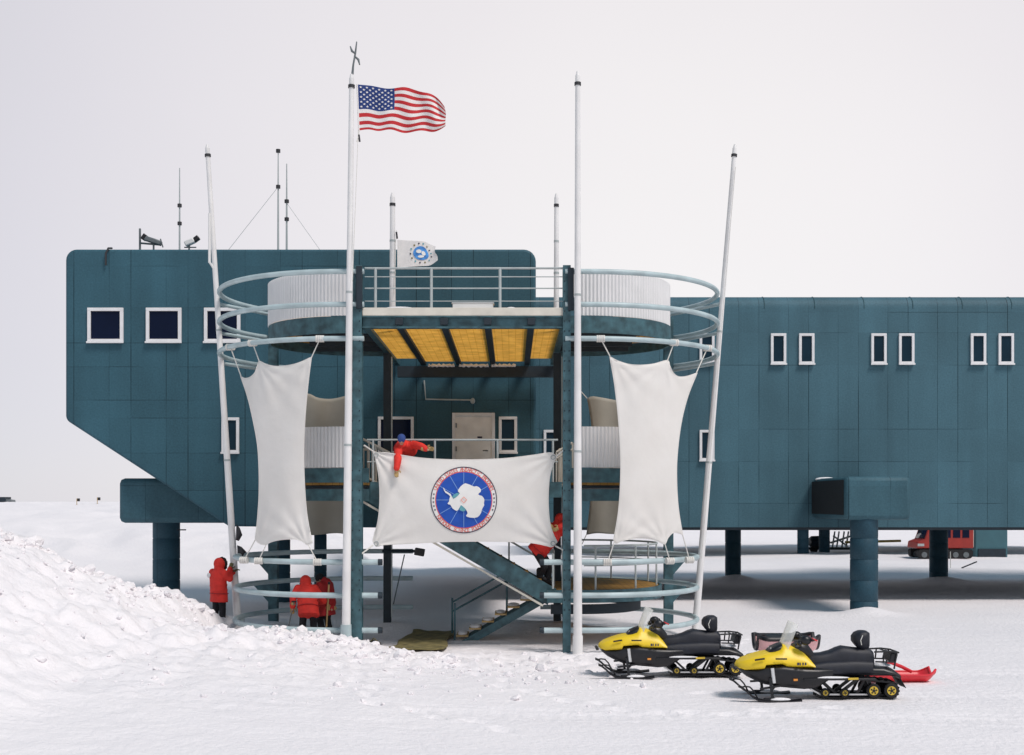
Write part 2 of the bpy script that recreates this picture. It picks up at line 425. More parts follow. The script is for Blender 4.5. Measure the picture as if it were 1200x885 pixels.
FZ = [3.3, 3.3, 3.15, 2.72, 1.85, 1.25, 0.80, 0.50, 0.28, 0.10, 0.0, 0.0]
RY = [24, 25, 25.5, 26, 26, 26.5, 27, 28, 29.2, 29.4, 29.3, 28.6, 27.8, 27.2, 26, 25, 25, 25]
def ground_h(X, Y, detail=True):
    X = np.asarray(X, float); Y = np.asarray(Y, float)
    yr = np.interp(X, RX, RY)
    near_ = sstep(28.8, 25.2, Y)      # towards the viewer the heap spreads into one gentle slope
    zr = np.interp(X, RX, RZ) * (1 - near_) + np.interp(X, FX, FZ) * near_
    d = Y - yr
    back = np.interp(X, [-40, -9, -7.6, -5.5, -2], [5.0, 2.8, 2.6, 1.5, 1.2])
    prof = np.where(d < 0, np.exp(-(d / 9.5) ** 2), np.exp(-(d / back) ** 2))
    h = zr * prof
    bank = 3.25 * sstep(-5.0, -12.5, X) * (0.55 * sstep(45, 66, Y) + 0.45 * sstep(52, 100, Y))
    h = h + bank
    # scoured hollow behind the heap, low drifts round the footings
    for (cx, cy, r, a) in ((11.1, 38.2, 0.75, 0.24), (9.86, 54.2, 0.9, 0.28), (19.0, 54.2, 0.9, 0.2), (-6.7, 33.6, 0.9, 0.22),
                           (-7.1, 31.9, 0.6, 0.24), (-3.4, 33.2, 0.9, 0.22), (1.3, 33.0, 1.0, 0.28), (-2.6, 35.0, 1.3, 0.25), (0.0, 34.2, 1.2, 0.2)):
        h = h + a * np.exp(-(((X - cx) ** 2 + (Y - cy) ** 2) / (r * r)))
    if detail:
        rough = np.clip(zr * prof * 1.3, 0, 1) * sstep(60, 38, Y) * (0.55 + 0.45 * sstep(17, 25, Y))
        edge = np.exp(-((X + 1.5) / 7.0) ** 2) * np.exp(-((Y - 27.0) / 2.0) ** 2)
        rough = np.clip(rough + 0.75 * edge, 0, 1)
        rough = rough * (1 - 0.75 * np.exp(-((X + 6.9) / 0.55) ** 2) * np.exp(-((Y - 30.6) / 1.6) ** 2)) * (1 - 0.85 * np.exp(-((X + 2.15) / 0.9) ** 4) * np.exp(-((Y - 30.3) / 2.6) ** 4))
        lump = fbm(X * 1.9, Y * 1.9, 5, 3)
        chunk = np.abs(fbm(X * 2.6, Y * 2.6, 4, 11)) * 2
        blk = vnoise(X * 3.1 + 4 * fbm(X, Y, 2, 30), Y * 3.1, 21)
        blk = sstep(0.55, 0.72, blk)
        h = h + rough * (0.28 * lump + 0.15 * (chunk - 0.4) + 0.085 * blk + 0.13 * np.abs(fbm(X * 4.3, Y * 4.3, 3, 51)) + 0.035 * fbm(X * 9, Y * 9, 2, 61))
        near = sstep(90, 40, Y)
        h = h + near * (0.030 * fbm(X * 0.9, Y * 2.2, 4, 5) + 0.05 * fbm(X * 0.22, Y * 0.35, 3, 8))
        h = h + near * (1 - rough) * 0.018 * fbm(X * 4, Y * 6, 3, 15)
        h = h + bank * (0.10 * fbm(X * 0.3 + Y * 0.15, Y * 0.25, 4, 40) + 0.05 * fbm(X * 0.9 + Y * 0.7, Y * 0.8, 4, 44))
        q = X * 0.50 + Y * 0.42; p_ = X * 0.42 - Y * 0.50
        rid = 1 - np.abs(2 * vnoise(q * 0.55 + 1.5 * fbm(X * 0.2, Y * 0.2, 2, 71), p_ * 0.16, 72) - 1)
        h = h + np.clip(bank * 0.9, 0, 1) * sstep(112, 60, Y) * (0.45 * rid + 0.55 * fbm(X * 0.35, Y * 0.3, 4, 73))
        h = h + np.clip(bank * 0.5, 0, 1) * np.exp(-((Y - 99) / 6.0) ** 2) * 0.5 * fbm(X * 0.5, Y * 0.4, 4, 74)
        h = h + sstep(52, 62, Y) * sstep(-8, 0, X) * sstep(140, 95, Y) * 0.55 * (fbm(X * 0.10, Y * 0.16, 4, 75) + 0.1)
        # pressed snowmobile tracks in front of the machines
        for yc, x0_, wd in ((21.95, 6.6, 0.27), (24.65, 4.4, 0.27), (20.2, -2.0, 0.27)):
            wob = yc + 0.9 * (1 - np.cos(np.clip(X - x0_, 0, 40) * 0.16)) * (1 if yc > 21 else -0.6)
            tr = sstep(wd + 0.10, wd - 0.06, np.abs(Y - wob)) * sstep(x0_ - 0.3, x0_ + 0.6, X)
            h = h - tr * (0.035 + 0.012 * np.sin(X * 22))
            for o_ in (-0.48, 0.48): h = h - 0.022 * np.exp(-((Y - wob - o_) / 0.09) ** 2) * sstep(x0_ - 0.3, x0_ + 0.6, X)
        for (fx, fy, fa) in FEET:
            m_ = (np.abs(X - fx) < 0.7) & (np.abs(Y - fy) < 0.7)
            if not m_.any(): continue
            dx = (X - fx) * math.cos(fa) + (Y - fy) * math.sin(fa); dy = -(X - fx) * math.sin(fa) + (Y - fy) * math.cos(fa)
            r2 = (dx / 0.21) ** 2 + (dy / 0.12) ** 2
            h = h - m_ * (0.075 * np.exp(-r2) - 0.028 * np.exp(-((np.sqrt(r2) - 1.5) / 0.45) ** 2))
    return h
FEET = []
_rf = random.Random(3)
for path in ([(-2.2, 27.6), (-0.6, 26.2), (1.8, 25.6), (2.6, 25.6)], [(-1.9, 27.8), (0.5, 27.0), (3.0, 26.2), (4.6, 25.9)], [(2.5, 23.3), (3.4, 22.6), (4.4, 22.9), (6.2, 23.2)],
             [(-7.0, 30.6), (-6.0, 30.1), (-5.2, 29.8)], [(-2.4, 27.3), (-3.2, 24.0), (-2.2, 20.5), (0.5, 18.4)], [(5.5, 20.6), (2.4, 20.3), (0.2, 22.5), (-1.5, 26.6)], [(1.0, 27.0), (2.4, 28.6), (4.6, 29.4), (6.6, 31.5)]):
    for (ax, ay), (bx, by_) in zip(path[:-1], path[1:]):
        L_ = math.hypot(bx - ax, by_ - ay); n_ = max(1, int(L_ / 0.62)); an = math.atan2(by_ - ay, bx - ax)
        for k in range(n_):
            t_ = k / n_; sd = 0.14 if k % 2 else -0.14
            FEET.append((ax + (bx - ax) * t_ - math.sin(an) * sd + _rf.uniform(-0.06, 0.06), ay + (by_ - ay) * t_ + math.cos(an) * sd + _rf.uniform(-0.06, 0.06), an + _rf.uniform(-0.2, 0.2)))
def gz(x, y): return float(ground_h(np.array([x]), np.array([y]))[0])

def axis(lo, hi, step, outer, ostep, far):
    a = list(np.arange(lo, hi, step)); b = list(np.arange(hi, outer[1], ostep)); c = list(np.arange(outer[0], lo, ostep))
    g = [outer[1] * 1.22 ** i for i in range(60) if outer[1] * 1.22 ** i < far] + [far]
    return c, a, b, g
xc, xa, xb, xg = axis(-14, 13, 0.09, (-44, 42), 0.25, 6000)
xs = np.array(sorted(set([-x for x in xg])) + xc + xa + xb + xg)
ys = np.array([-60, -40, -25] + list(np.arange(-15, 8, 1.0)) + list(np.arange(8, 37, 0.09)) + list(np.arange(37, 62, 0.25)) + list(np.arange(62, 100, 0.3)) + list(np.arange(100, 130, 1.0)) + [130 * 1.15 ** i for i in range(29)])
GX, GY = np.meshgrid(xs, ys)
GZ = ground_h(GX, GY)
nv_, nu_ = GX.shape
me = bpy.data.meshes.new('snow_ground')
me.vertices.add(nu_ * nv_)
me.vertices.foreach_set('co', np.stack([GX, GY, GZ], -1).astype(np.float32).ravel())
idx = np.arange(nu_ * nv_).reshape(nv_, nu_)
quads = np.stack([idx[:-1, :-1], idx[:-1, 1:], idx[1:, 1:], idx[1:, :-1]], -1).reshape(-1, 4)
me.loops.add(quads.size); me.loops.foreach_set('vertex_index', quads.ravel().astype(np.int32))
me.polygons.add(len(quads)); me.polygons.foreach_set('loop_start', np.arange(0, quads.size, 4, dtype=np.int32))
me.update(calc_edges=True); me.validate()
me.polygons.foreach_set('use_smooth', np.ones(len(quads), dtype=bool))
me.materials.append(M['snow'])
ground = bpy.data.objects.new('snow_ground', me); COL.objects.link(ground); tag(ground, kind='structure')

# loose broken snow thrown out along the heap and the tower's foot
rc = random.Random(11); mbc = MB()
bmi = bmesh.new(); bmesh.ops.create_icosphere(bmi, subdivisions=1, radius=1.0)
iv = [v.co.copy() for v in bmi.verts]; bmi.verts.index_update(); if_ = [[v.index for v in f.verts] for f in bmi.faces]; bmi.free()
pos = []
while len(pos) < 900:
    x = rc.uniform(-12.0, 2.6)
    if rc.random() < 0.62:
        y = float(np.interp(x, RX, RY)) + rc.gauss(-0.6, 1.0)
    else: y = rc.uniform(20, 28.5)
    if y > 31 or (abs(x + 2.15) < 0.75 and y > 28.2) or (abs(x + 7.4) < 0.7 and y > 30.2): continue
    if x > -1 and rc.random() < 0.5: continue
    pos.append((x, y))
zs_ = ground_h(np.array([p[0] for p in pos]), np.array([p[1] for p in pos]))
for (x, y), z in zip(pos, zs_):
    r = min(0.17, 0.028 + rc.expovariate(1 / 0.034)) * (1.0 if y > 25 else 0.6)
    R_ = Matrix.Rotation(rc.uniform(0, 6.28), 3, 'Z') @ Matrix.Rotation(rc.uniform(-0.6, 0.6), 3, 'X')
    sc = (rc.uniform(0.8, 1.5), rc.uniform(0.7, 1.2), rc.uniform(0.5, 0.95))
    mbc.add([R_ @ Vector((v.x*sc[0], v.y*sc[1], v.z*sc[2])) * (r * rc.uniform(0.78, 1.15)) + Vector((x, y, z + r * 0.22)) for v in iv], if_)
ch_ = mbc.build('snow_chunks', M['snow'], smooth=25); tag(ch_, kind='stuff')

# ------------------------------------------------------------------ buildings
def rounded(poly, radii, seg=6):
    out = []; n = len(poly)
    for i in range(n):
        p = Vector(poly[i]); a = Vector(poly[i-1]); b = Vector(poly[(i+1) % n]); r = radii[i]
        if r <= 0: out.append(tuple(p)); continue
        da = (a - p).normalized(); db = (b - p).normalized()
        ang = da.angle(db); t = r / math.tan(ang / 2)
        p0 = p + da * t; p1 = p + db * t
        c = p + (da + db).normalized() * (r / math.sin(ang / 2))
        v0 = p0 - c; v1 = p1 - c; w = v0.angle(v1)
        for k in range(seg + 1):
            f = k / seg
            v = (v0 * math.sin((1-f)*w) + v1 * math.sin(f*w)) / math.sin(w)
            out.append(tuple(c + v))
    return out
def window(parent, px0, px1, py0, py1, Y, glass='glass', fw=0.085, sill=True):
    x0, x1 = WX(px0, Y), WX(px1, Y); z0, z1 = WZ(py1, Y), WZ(py0, Y)
    m = MB(); yf, yb = Y - 0.07, Y + 0.02
    m.box(x0, x1, yf, yb, z1 - fw, z1); m.box(x0, x1, yf, yb, z0, z0 + fw)
    m.box(x0, x0 + fw, yf, yb, z0 + fw, z1 - fw); m.box(x1 - fw, x1, yf, yb, z0 + fw, z1 - fw)
    if sill: m.box(x0 - 0.02, x1 + 0.02, yf - 0.04, yf - 0.001, z0 - 0.03, z0 + 0.03)
    w = m.build('window', M['frame'], parent, bevel=0.008)
    g = MB().box(x0 + fw, x1 - fw, Y - 0.025, Y - 0.005, z0 + fw, z1 - fw)
    g.build('pane', M[glass], w)
    return w
def column(parent, px, Y, r, ztop, name='support_column'):
    x = WX(px, Y); zb = gz(x, Y) - 0.6
    m = MB(); k = 24
    prof = [(zb, r)]
    z = 0.35
    while z < ztop - 0.2:
        prof += [(z, r), (z + 0.012, r - 0.012), (z + 0.03, r - 0.012), (z + 0.042, r)]; z += 0.66
    prof.append((ztop, r))
    m.tube([(x, Y, a) for a, b in prof], [b for a, b in prof], k)
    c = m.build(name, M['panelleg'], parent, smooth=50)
    return c

YL = 36.6; YR = 42.5
# near wing: slanted lower end on the left, entrance door behind the steel tower
bl = thing('station_building', 'nearer teal station wing with square windows, slanted lower end and rooftop antennas', 'building', (-6.0, YL + 8, 0))
poly = [(WX(76.5, YL), WZ(292, YL)), (WX(628, YL), WZ(292, YL)), (WX(628, YL), WZ(620, YL)), (WX(268, YL), WZ(617, YL)), (WX(76.5, YL), WZ(492, YL))]
poly = rounded(poly, [0.32, 0.36, 0.10, 0.10, 0.25])
hull = MB().prism(poly, YL, YL + 8)
MB().box(-5.6, 0.55, YL + 8.01, YL + 23, 2.80, 7.2).build('rear_wall', M['panelA'], bl)
ho = hull.build('wall', M['panelA'], bl, smooth=35, bevel=0.07)
for a, b in ((103, 145), (171.5, 213), (239.5, 282)): window(bl, a, b, 361, 401.5, YL, 'glass', 0.1)
window(bl, 260, 280.5, 489.5, 531, YL, 'glassteal')
window(bl, 443, 485, 488.5, 532, YL, 'glass')
window(bl, 584.5, 606, 488.5, 531, YL, 'glassteal')
# door
x0, x1, z0, z1 = WX(530, YL), WX(580, YL), 3.97, WZ(484, YL)
m = MB(); m.box(x0, x0 + 0.1, YL - 0.08, YL + 0.02, z0, z1); m.box(x1 - 0.1, x1, YL - 0.08, YL + 0.02, z0, z1); m.box(x0 + 0.1, x1 - 0.1, YL - 0.08, YL + 0.02, z1 - 0.1, z1)
fr = m.build('door_frame', M['frame'], bl, bevel=0.008)
dr = MB().box(x0 + 0.1, x1 - 0.1, YL - 0.05, YL + 0.01, z0, z1 - 0.1).build('door', M['door'], bl, bevel=0.006)
for zz in (z0 + 0.35, z0 + 1.1, z0 + 1.8): MB().tube([(x0 + 0.12, YL - 0.09, zz - 0.07), (x0 + 0.12, YL - 0.09, zz + 0.07)], 0.02, 8).build('hinge', M['metalgrey'], dr)
m = MB(); m.tube([(x1 - 0.22, YL - 0.05, z0 + 1.05), (x1 - 0.22, YL - 0.11, z0 + 1.05), (x1 - 0.36, YL - 0.11, z0 + 1.05)], 0.018, 8); m.build('handle', M['metalgrey'], dr)
m = MB(); m.box(x1 - 0.52, x1 - 0.38, YL - 0.062, YL - 0.05, z0 + 1.42, z0 + 1.47); m.build('door_plate', M['edark'], dr)
# roof edge trim, hanging cable, conduit over the door
m = MB(); m.tube([W(131, 291, YL + 0.3), W(127, 291, YL - 0.06), W(124, 297, YL - 0.08), W(124, 311, YL - 0.06)], 0.03, 8); m.build('roof_cable', M['cable'], bl)
m = MB(); m.tube([W(497, 446, YL - 0.05), W(499, 468, YL - 0.06), W(553, 469, YL - 0.06)], 0.025, 8); m.ellipsoid(W(554, 470, YL - 0.1), (0.07, 0.07, 0.09)); m.build('conduit_lamp', M['rail'], bl)
# beam box with its leg under the slanted end
bx = MB().box(WX(138.5, 37.2), -6.5, 37.2, 41.5, WZ(613, 37.2), WZ(560.5, 37.2))
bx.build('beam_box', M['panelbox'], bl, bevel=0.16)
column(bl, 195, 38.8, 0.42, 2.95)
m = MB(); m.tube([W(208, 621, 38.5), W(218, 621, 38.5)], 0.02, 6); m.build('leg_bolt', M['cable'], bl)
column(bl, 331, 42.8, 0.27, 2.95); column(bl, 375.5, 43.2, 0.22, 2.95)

# far wing to the right
brg = thing('station_building', 'long teal station wing at right with pairs of narrow windows, raised on round legs', 'building', (14, YR + 8, 0))
poly = [(-3.0, WZ(346, YR)), (34, WZ(346, YR)), (34, WZ(618, YR)), (-3.0, WZ(618, YR))]
m = MB().prism(poly, YR, YR + 13.5)
wall = m.build('wall', M['panelB'], brg, smooth=35)
bm = bmesh.new(); bm.from_mesh(wall.data)
top = [e for e in bm.edges if all(abs(v.co.y + origin_of(wall).y - YR) < 1e-3 and v.co.z > 5 for v in e.verts)]
bmesh.ops.bevel(bm, geom=top, offset=0.45, segments=7, profile=0.5, affect='EDGES')
bm.to_mesh(wall.data); bm.free()
wall.data.polygons.foreach_set('use_smooth', [True] * len(wall.data.polygons)); wall.data.set_sharp_from_angle(angle=math.radians(35))
for a, b in ((819.5, 837), (903, 921), (936, 954), (1020.5, 1038.5), (1053, 1071), (1137, 1155), (1169.5, 1187.5)): window(brg, a, b, 391, 427, YR, 'glassteal', 0.09)
window(brg, 819.5, 837, 504, 540, YR, 'glassteal', 0.09); window(brg, 637, 655, 504, 540, YR, 'glassteal', 0.09)
# curved ribs on the roof edge
for px in (847, 896, 955, 1013, 1070, 1128, 1186):
    x = WX(px, YR); zt = WZ(346, YR); c = (YR + 0.45, zt - 0.45); pts = []
    for k in range(7):
        a = PI/2 * k / 6; pts.append((x, c[0] - 0.455 * math.cos(a), c[1] + 0.455 * math.sin(a)))
    pts.append((x, YR + 2.5, zt + 0.004))
    MB().tube(pts, 0.016, 6).build('roof_rib', M['steel'], brg)
m = MB(); m.box(-1.0, 33.8, YR + 0.05, YR + 13.3, WZ(618, YR) - 0.10, WZ(618, YR) - 0.003); m.build('floor_skirt', M['darksteel'], brg)
x0, x1 = WX(990, 38.3), WX(1068, 38.3)
MB().box(x0, x1, 38.3, YR - 0.004, WZ(609.5, 38.3), WZ(558.5, 38.3)).build('beam_box', M['panelbox'], brg, bevel=0.14)
MB().box(x0 - 0.012, x0 - 0.003, 38.42, YR - 0.02, WZ(609.5, 38.3) + 0.16, WZ(558.5, 38.3) - 0.10).build('shade_panel', M['rubber'], brg)  # black sheet added to paint the shade on the box's left side
m = MB(); m.ellipsoid((x0 + 0.35, YR - 0.5, WZ(558.5, 38.3) - 0.02), (0.36, 0.30, 0.075)); m.build('snow_cap', M['snowclump'], brg)
column(brg, 1012.5, 38.8, 0.43, 3.0)
column(brg, 859, 54.6, 0.35, 2.62); column(brg, 1100, 54.6, 0.40, 2.62)

# back wing's legs, far behind
bk = thing('station_building', 'rearmost teal station wing seen only as legs and underside beyond the right wing', 'building', (18, 84, 0))
MB().box(4, 40, 78, 92, 2.75, 9.0).build('wall', M['panelB'], bk)
for px, Y in ((941, 81), (966, 84)): column(bk, px, Y, 0.37, 2.8)
ut = thing('utility_shed', 'plain teal utility shed on the snow far right behind the round legs', 'shed', (34, 76, 0))
MB().box(WX(1143, 75), WX(1181, 75), 75, 78, -0.3, 2.55).build('wall', M['farteal'], ut, bevel=0.06)
MB().box(WX(1143, 75) - 0.08, WX(1181, 75) + 0.08, 74.92, 78.08, 2.552, 2.68).build('roof', M['darksteel'], ut)
MB().box(WX(1146, 75), WX(1178, 75), 74.9, 74.99, gz(34, 75) - 0.1, 0.62).build('door_base', M['darksteel'], ut)

# ------------------------------------------------------------------ entrance tower (steel stair tower)
YF = 28.5
tower = thing('entrance_tower', 'steel stair tower with decks, curved landings and looping tube rails before the door', 'stair tower', (-1.1, 32, 0))
XLc, XRc = -3.96, 1.74
def ibeam(m, x, y, w, d, z0, z1, tf=0.03, tw=0.03):
    m.box(x - w/2, x + w/2, y - d/2, y - d/2 + tf, z0, z1); m.box(x - w/2, x + w/2, y + d/2 - tf, y + d/2, z0, z1)
    m.box(x - tw/2, x + tw/2, y - d/2 + tf, y + d/2 - tf, z0, z1)
# front posts
for xp, w in ((WX(418, YF), 0.27), (WX(664, YF), 0.18)):
    m = MB(); ibeam(m, xp, YF, w, 0.26, gz(xp, YF) - 0.5, WZ(312, YF)); b = MB()
    z = 1.0
    while z < 8.6:
        for s in (-1, 1): b.ellipsoid((xp + s * w * 0.3, YF - 0.135, z), (0.016, 0.012, 0.016), nu=8, nv=6)
        z += 0.23
    m.add(b.v, b.f, 1); p = m.build('post', [M['steel'], M['darksteel']], tower)
# rear posts
for xp, y in ((WX(454, 33.2), 33.2), (WX(653, 33.2), 33.2)):
    m = MB(); ibeam(m, xp, y, 0.20, 0.20, gz(xp, y) - 0.4, 7.5); m.build('post', M['darksteel'], tower)
    m = MB(); m.tube([(xp + 0.13, y - 0.12, 0.4), (xp + 0.13, y - 0.12, 7.4)], 0.02, 8); m.build('conduit', M['rail'], tower)
# outer posts behind the loops
for xp in (-6.62, 4.34):
    m = MB(); ibeam(m, xp, 34.1, 0.25, 0.25, gz(xp, 34.1) - 0.4, 8.6); m.build('post', M['steel'], tower)
# ---- top deck
X0, X1 = WX(425, YF), WX(665, YF)
ZD = 7.99
m = MB(); m.box(X0, X1, YF - 0.08, YF + 0.16, ZD - 0.19, ZD); m.box(X0, X0 + 0.1, YF + 0.161, YL - 0.05, ZD - 0.19, ZD); m.box(X1 - 0.1, X1, YF + 0.161, YL - 0.05, ZD - 0.19, ZD); m.build('deck_edge', M['cream'], tower, bevel=0.01)
m = MB(); m.box(X0, X1, YF, YF + 0.03, ZD - 0.44, ZD - 0.195); m.box(X0, X1, YF - 0.09, YF + 0.12, ZD - 0.225, ZD - 0.195); m.box(X0, X1, YF - 0.09, YF + 0.12, ZD - 0.47, ZD - 0.44)
m.build('front_beam', M['steel'], tower)
m = MB(); m.box(X0 + 0.1, X1 - 0.05, 36.05, 36.25, ZD - 0.83, ZD - 0.51); m.build('rear_beam', M['darksteel'], tower)
jx = [WX(p, YF) for p in (468, 520.5, 571.5, 622.5)]
edges = [X0 + 0.07] + jx + [X1 - 0.07]
for i, x in enumerate(edges):
    MB().box(x - 0.075, x + 0.075, YF + 0.13, YL - 0.1, ZD - 0.45, ZD - 0.205).build('joist', M['darksteel'] if 0 < i < 5 else M['steel'], tower)
for i in range(5):
    a, b = edges[i] + 0.085, edges[i+1] - 0.085
    m = MB(); m.add([(a, YF + 0.17, ZD - 0.38), (b, YF + 0.17, ZD - 0.38), (b, YL - 0.62 + (0.05 if 0 < i < 4 else -0.7), ZD - 0.38), (a, YL - 0.62 + (0.05 if 0 < i < 4 else -0.7), ZD - 0.38)], [(0, 1, 2, 3)])
    m.build('deck_panel', M['grate'], tower)
for x in jx:
    MB().box(x - 0.09, x + 0.09, YF - 0.10, YF - 0.02, ZD - 0.40, ZD - 0.24).build('beam_clip', M['darksteel'], tower, bevel=0.01)
# drifted snow along the edge of the deck
for (a, b, h) in ((447, 487, 0.06), (592, 606, 0.05)):
    m = MB(); m.ellipsoid(((WX(a, YF) + WX(b, YF)) / 2, YF + 0.2, ZD), ((WX(b, YF) - WX(a, YF)) / 2, 0.2, h)); m.build('snow_ridge', M['snowclump'], tower)
def railing(parent, pts, hgt, n_mid, spacing, r=0.022, mt='rail'):
    m = MB(); pts = [Vector(p) for p in pts]
    for k in range(n_mid + 1):
        z = hgt * (1 - k / (n_mid + 1.0)) if n_mid else hgt
        m.tube([p + Vector((0, 0, z)) for p in pts], r if k == 0 else r * 0.6, 8)
    tot = 0; L = [0]
    for i in range(len(pts) - 1): tot += (pts[i+1] - pts[i]).length; L.append(tot)
    n = max(1, int(round(tot / spacing)))
    for k in range(n + 1):
        d = tot * k / n
        for i in range(len(pts) - 1):
            if d <= L[i+1] + 1e-6:
                f = (d - L[i]) / max(1e-6, L[i+1] - L[i]); p = pts[i].lerp(pts[i+1], f); break
        m.tube([p, p + Vector((0, 0, hgt))], r, 8)
    return m.build('railing', M[mt], parent)
m = MB()
for z, r in ((WZ(314.5, YF), 0.025), (WZ(324.5, YF), 0.012), (WZ(338, YF), 0.016), (WZ(353, YF), 0.010)):
    m.tube([(X0 + 0.05, YF, z), (X1 - 0.05, YF, z)], r, 8)
for px in (440, 505.5, 586): m.tube([(WX(px, YF), YF, ZD), (WX(px, YF), YF, WZ(314.5, YF))], 0.032, 8)
m.build('railing', M['rail'], tower)
# ---- loops of tube round both sides
def loop_pts(side, rx, ry, yc, z, xin_front, xin_back, n=40, a1=180):
    xc = XLc if side < 0 else XRc
    pts = [(xin_front, yc - ry, z)]
    for k in range(n + 1):
        a = math.radians(a1) * k / n
        pts.append((xc + side * rx * math.sin(a), yc - ry * math.cos(a), z))
    if xin_back is not None: pts.append((xin_back, yc + ry, z))
    return pts
RUX, RUY, YU = 3.55, 3.55, 31.95
ZU = [8.82, 8.06, 7.27]; ZLW = [2.10, 1.33, 0.52]
for side in (-1, 1):
    xin = -3.42 if side < 0 else 0.78 + 0.45
    for z in ZU:
        MB().tube(loop_pts(side, RUX, RUY, YU, z, xin, None, a1=148), 0.062, 14).build('loop_rail', M['ring'], tower)
    xin = -3.10 if side < 0 else 0.74
    xbk = -2.8 if side < 0 else 0.8
    rl = 3.08 if side < 0 else 2.98
    for z in ZLW:
        MB().tube(loop_pts(side, rl, 3.15, 31.6, z, xin, xbk), 0.066, 14).build('loop_rail', M['ring'], tower)
        m = MB(); m.tube([(xin - side * -0.0, 31.6 - 3.15, z), (xin - side * 0.10, 31.6 - 3.15, z)], 0.074, 14); m.build('end_cap', M['darksteel'], tower)
    # struts from leaning pole to post
    for z in ZU:
        xp = (-7.16 if side < 0 else 4.78) + (-0.77 if side < 0 else 1.02) * (z - 0.3) / 12.4
        po = -6.62 if side < 0 else 4.34
        MB().tube([(xp + 0.02 * side, 32.0, z - 0.16), (po, 33.97, z - 0.16)], 0.048, 10).build('strut', M['ring'], tower)
    for z in ZLW[:2] + [0.9]:
        po = -6.62 if side < 0 else 4.34
        xo = XLc - rl * 0.93 if side < 0 else XRc + rl * 0.93
        g = MB(); g.prism([(po + side * 0.13, z - 0.1), (po + side * 0.62, z - 0.06), (po + side * 0.13, z - 0.62)], 34.06, 34.09)
        if z != 0.9: g.build('gusset', M['steel'], tower)
    # cross strut on the lower loops
    xp = -7.1 if side < 0 else 4.8
    MB().tube([(xp, 32.0, 2.02), (-6.62 if side < 0 else 4.34, 33.97, 2.02)], 0.055, 10).build('strut', M['steel'], tower)
# ---- curved landings
def dshape(side, rx, ry, yc, xin, n=40):
    xc = XLc if side < 0 else XRc
    pts = [(xin, yc - ry)]
    for k in range(n + 1):
        a = PI * k / n; pts.append((xc + side * rx * math.sin(a), yc - ry * math.cos(a)))
    pts.append((xin, yc + ry)); return pts
def band(pts, z0, z1, t, corr=0.0, pitch=0.1):
    """upright sheet that follows a path in plan; corr = depth of vertical corrugation"""
    P = [Vector((x, y, 0)) for x, y in pts]; L = [0]
    for i in range(len(P) - 1): L.append(L[-1] + (P[i+1] - P[i]).length)
    n = int(L[-1] / (pitch / 6 if corr else 0.12)); out = []; j = 0
    for k in range(n + 1):
        d = L[-1] * k / n
        while j < len(P) - 2 and d > L[j+1]: j += 1
        f = (d - L[j]) / max(1e-6, L[j+1] - L[j]); p = P[j].lerp(P[j+1], f); tg = (P[j+1] - P[j]).normalized()
        nr = Vector((tg.y, -tg.x, 0)); out.append((p + nr * (corr * math.sin(2*PI*d/pitch)), nr))
    m = MB(); vs = []; fs = []
    for p, nr in out:
        for o, z in ((0, z0), (0, z1), (t, z1), (t, z0)):
            q = p + nr * o; vs.append((q.x, q.y, z))
    for i in range(len(out) - 1):
        for c in range(4):
            c2 = (c + 1) % 4; fs.append((i*4+c, i*4+c2, i*4+4+c2, i*4+4+c))
    fs.append((0, 1, 2, 3)); fs.append(tuple(len(vs) - 4 + k for k in (3, 2, 1, 0)))
    m.add(vs, fs); return m
M['corr'] = mat('white_corrugated_sheet', (0.78, 0.77, 0.77), 0.4, 0.04, 2)
for side in (-1, 1):
    xin = X0 + 0.02 if side < 0 else X1 - 0.02
    # top landing
    rx, ry, yc = 2.33, 2.35, 31.95
    d = dshape(side, rx, ry, yc, xin)
    dd = dshape(side, rx - 0.04, ry - 0.04, yc, xin)
    land = MB().add([(x, y, 7.83) for x, y in dd], [tuple(range(len(dd)))]).build('landing', M['grate_solid'], tower, smooth=30)
    band(d, 7.56, 7.97, 0.05).build('rim', M['steel'], land, smooth=50)
    pp = dshape(side, rx, ry, yc, -3.8 if side < 0 else 1.5, 40)[:36]
    band(pp, 7.985, 9.06, 0.012, 0.016, 0.092).build('parapet', M['corr'], land, smooth=60)
    for k in range(4):
        y = yc - ry + 0.75 + k * 1.05
        MB().box(min(xin, xin + side * 1.9), max(xin, xin + side * 1.9), y - 0.05, y + 0.05, 7.60, 7.79).build('joist', M['darksteel'], land)
    # middle landing
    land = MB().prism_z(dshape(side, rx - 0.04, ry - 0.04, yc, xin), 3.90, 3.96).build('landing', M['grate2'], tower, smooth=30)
    band(d, 3.96, 4.31, 0.05).build('rim', M['steel'], land, smooth=50)
    band(d, 3.52, 3.80, 0.05).build('lower_rim', M['steel'], land, smooth=50)
    MB().prism_z(dshape(side, rx - 0.08, ry - 0.08, yc, xin), 3.83, 3.89).build('soffit', M['darksteel'], land, smooth=30)
    band(pp, 4.325, 5.31, 0.012, 0.016, 0.092).build('parapet', M['corr'], land, smooth=60)
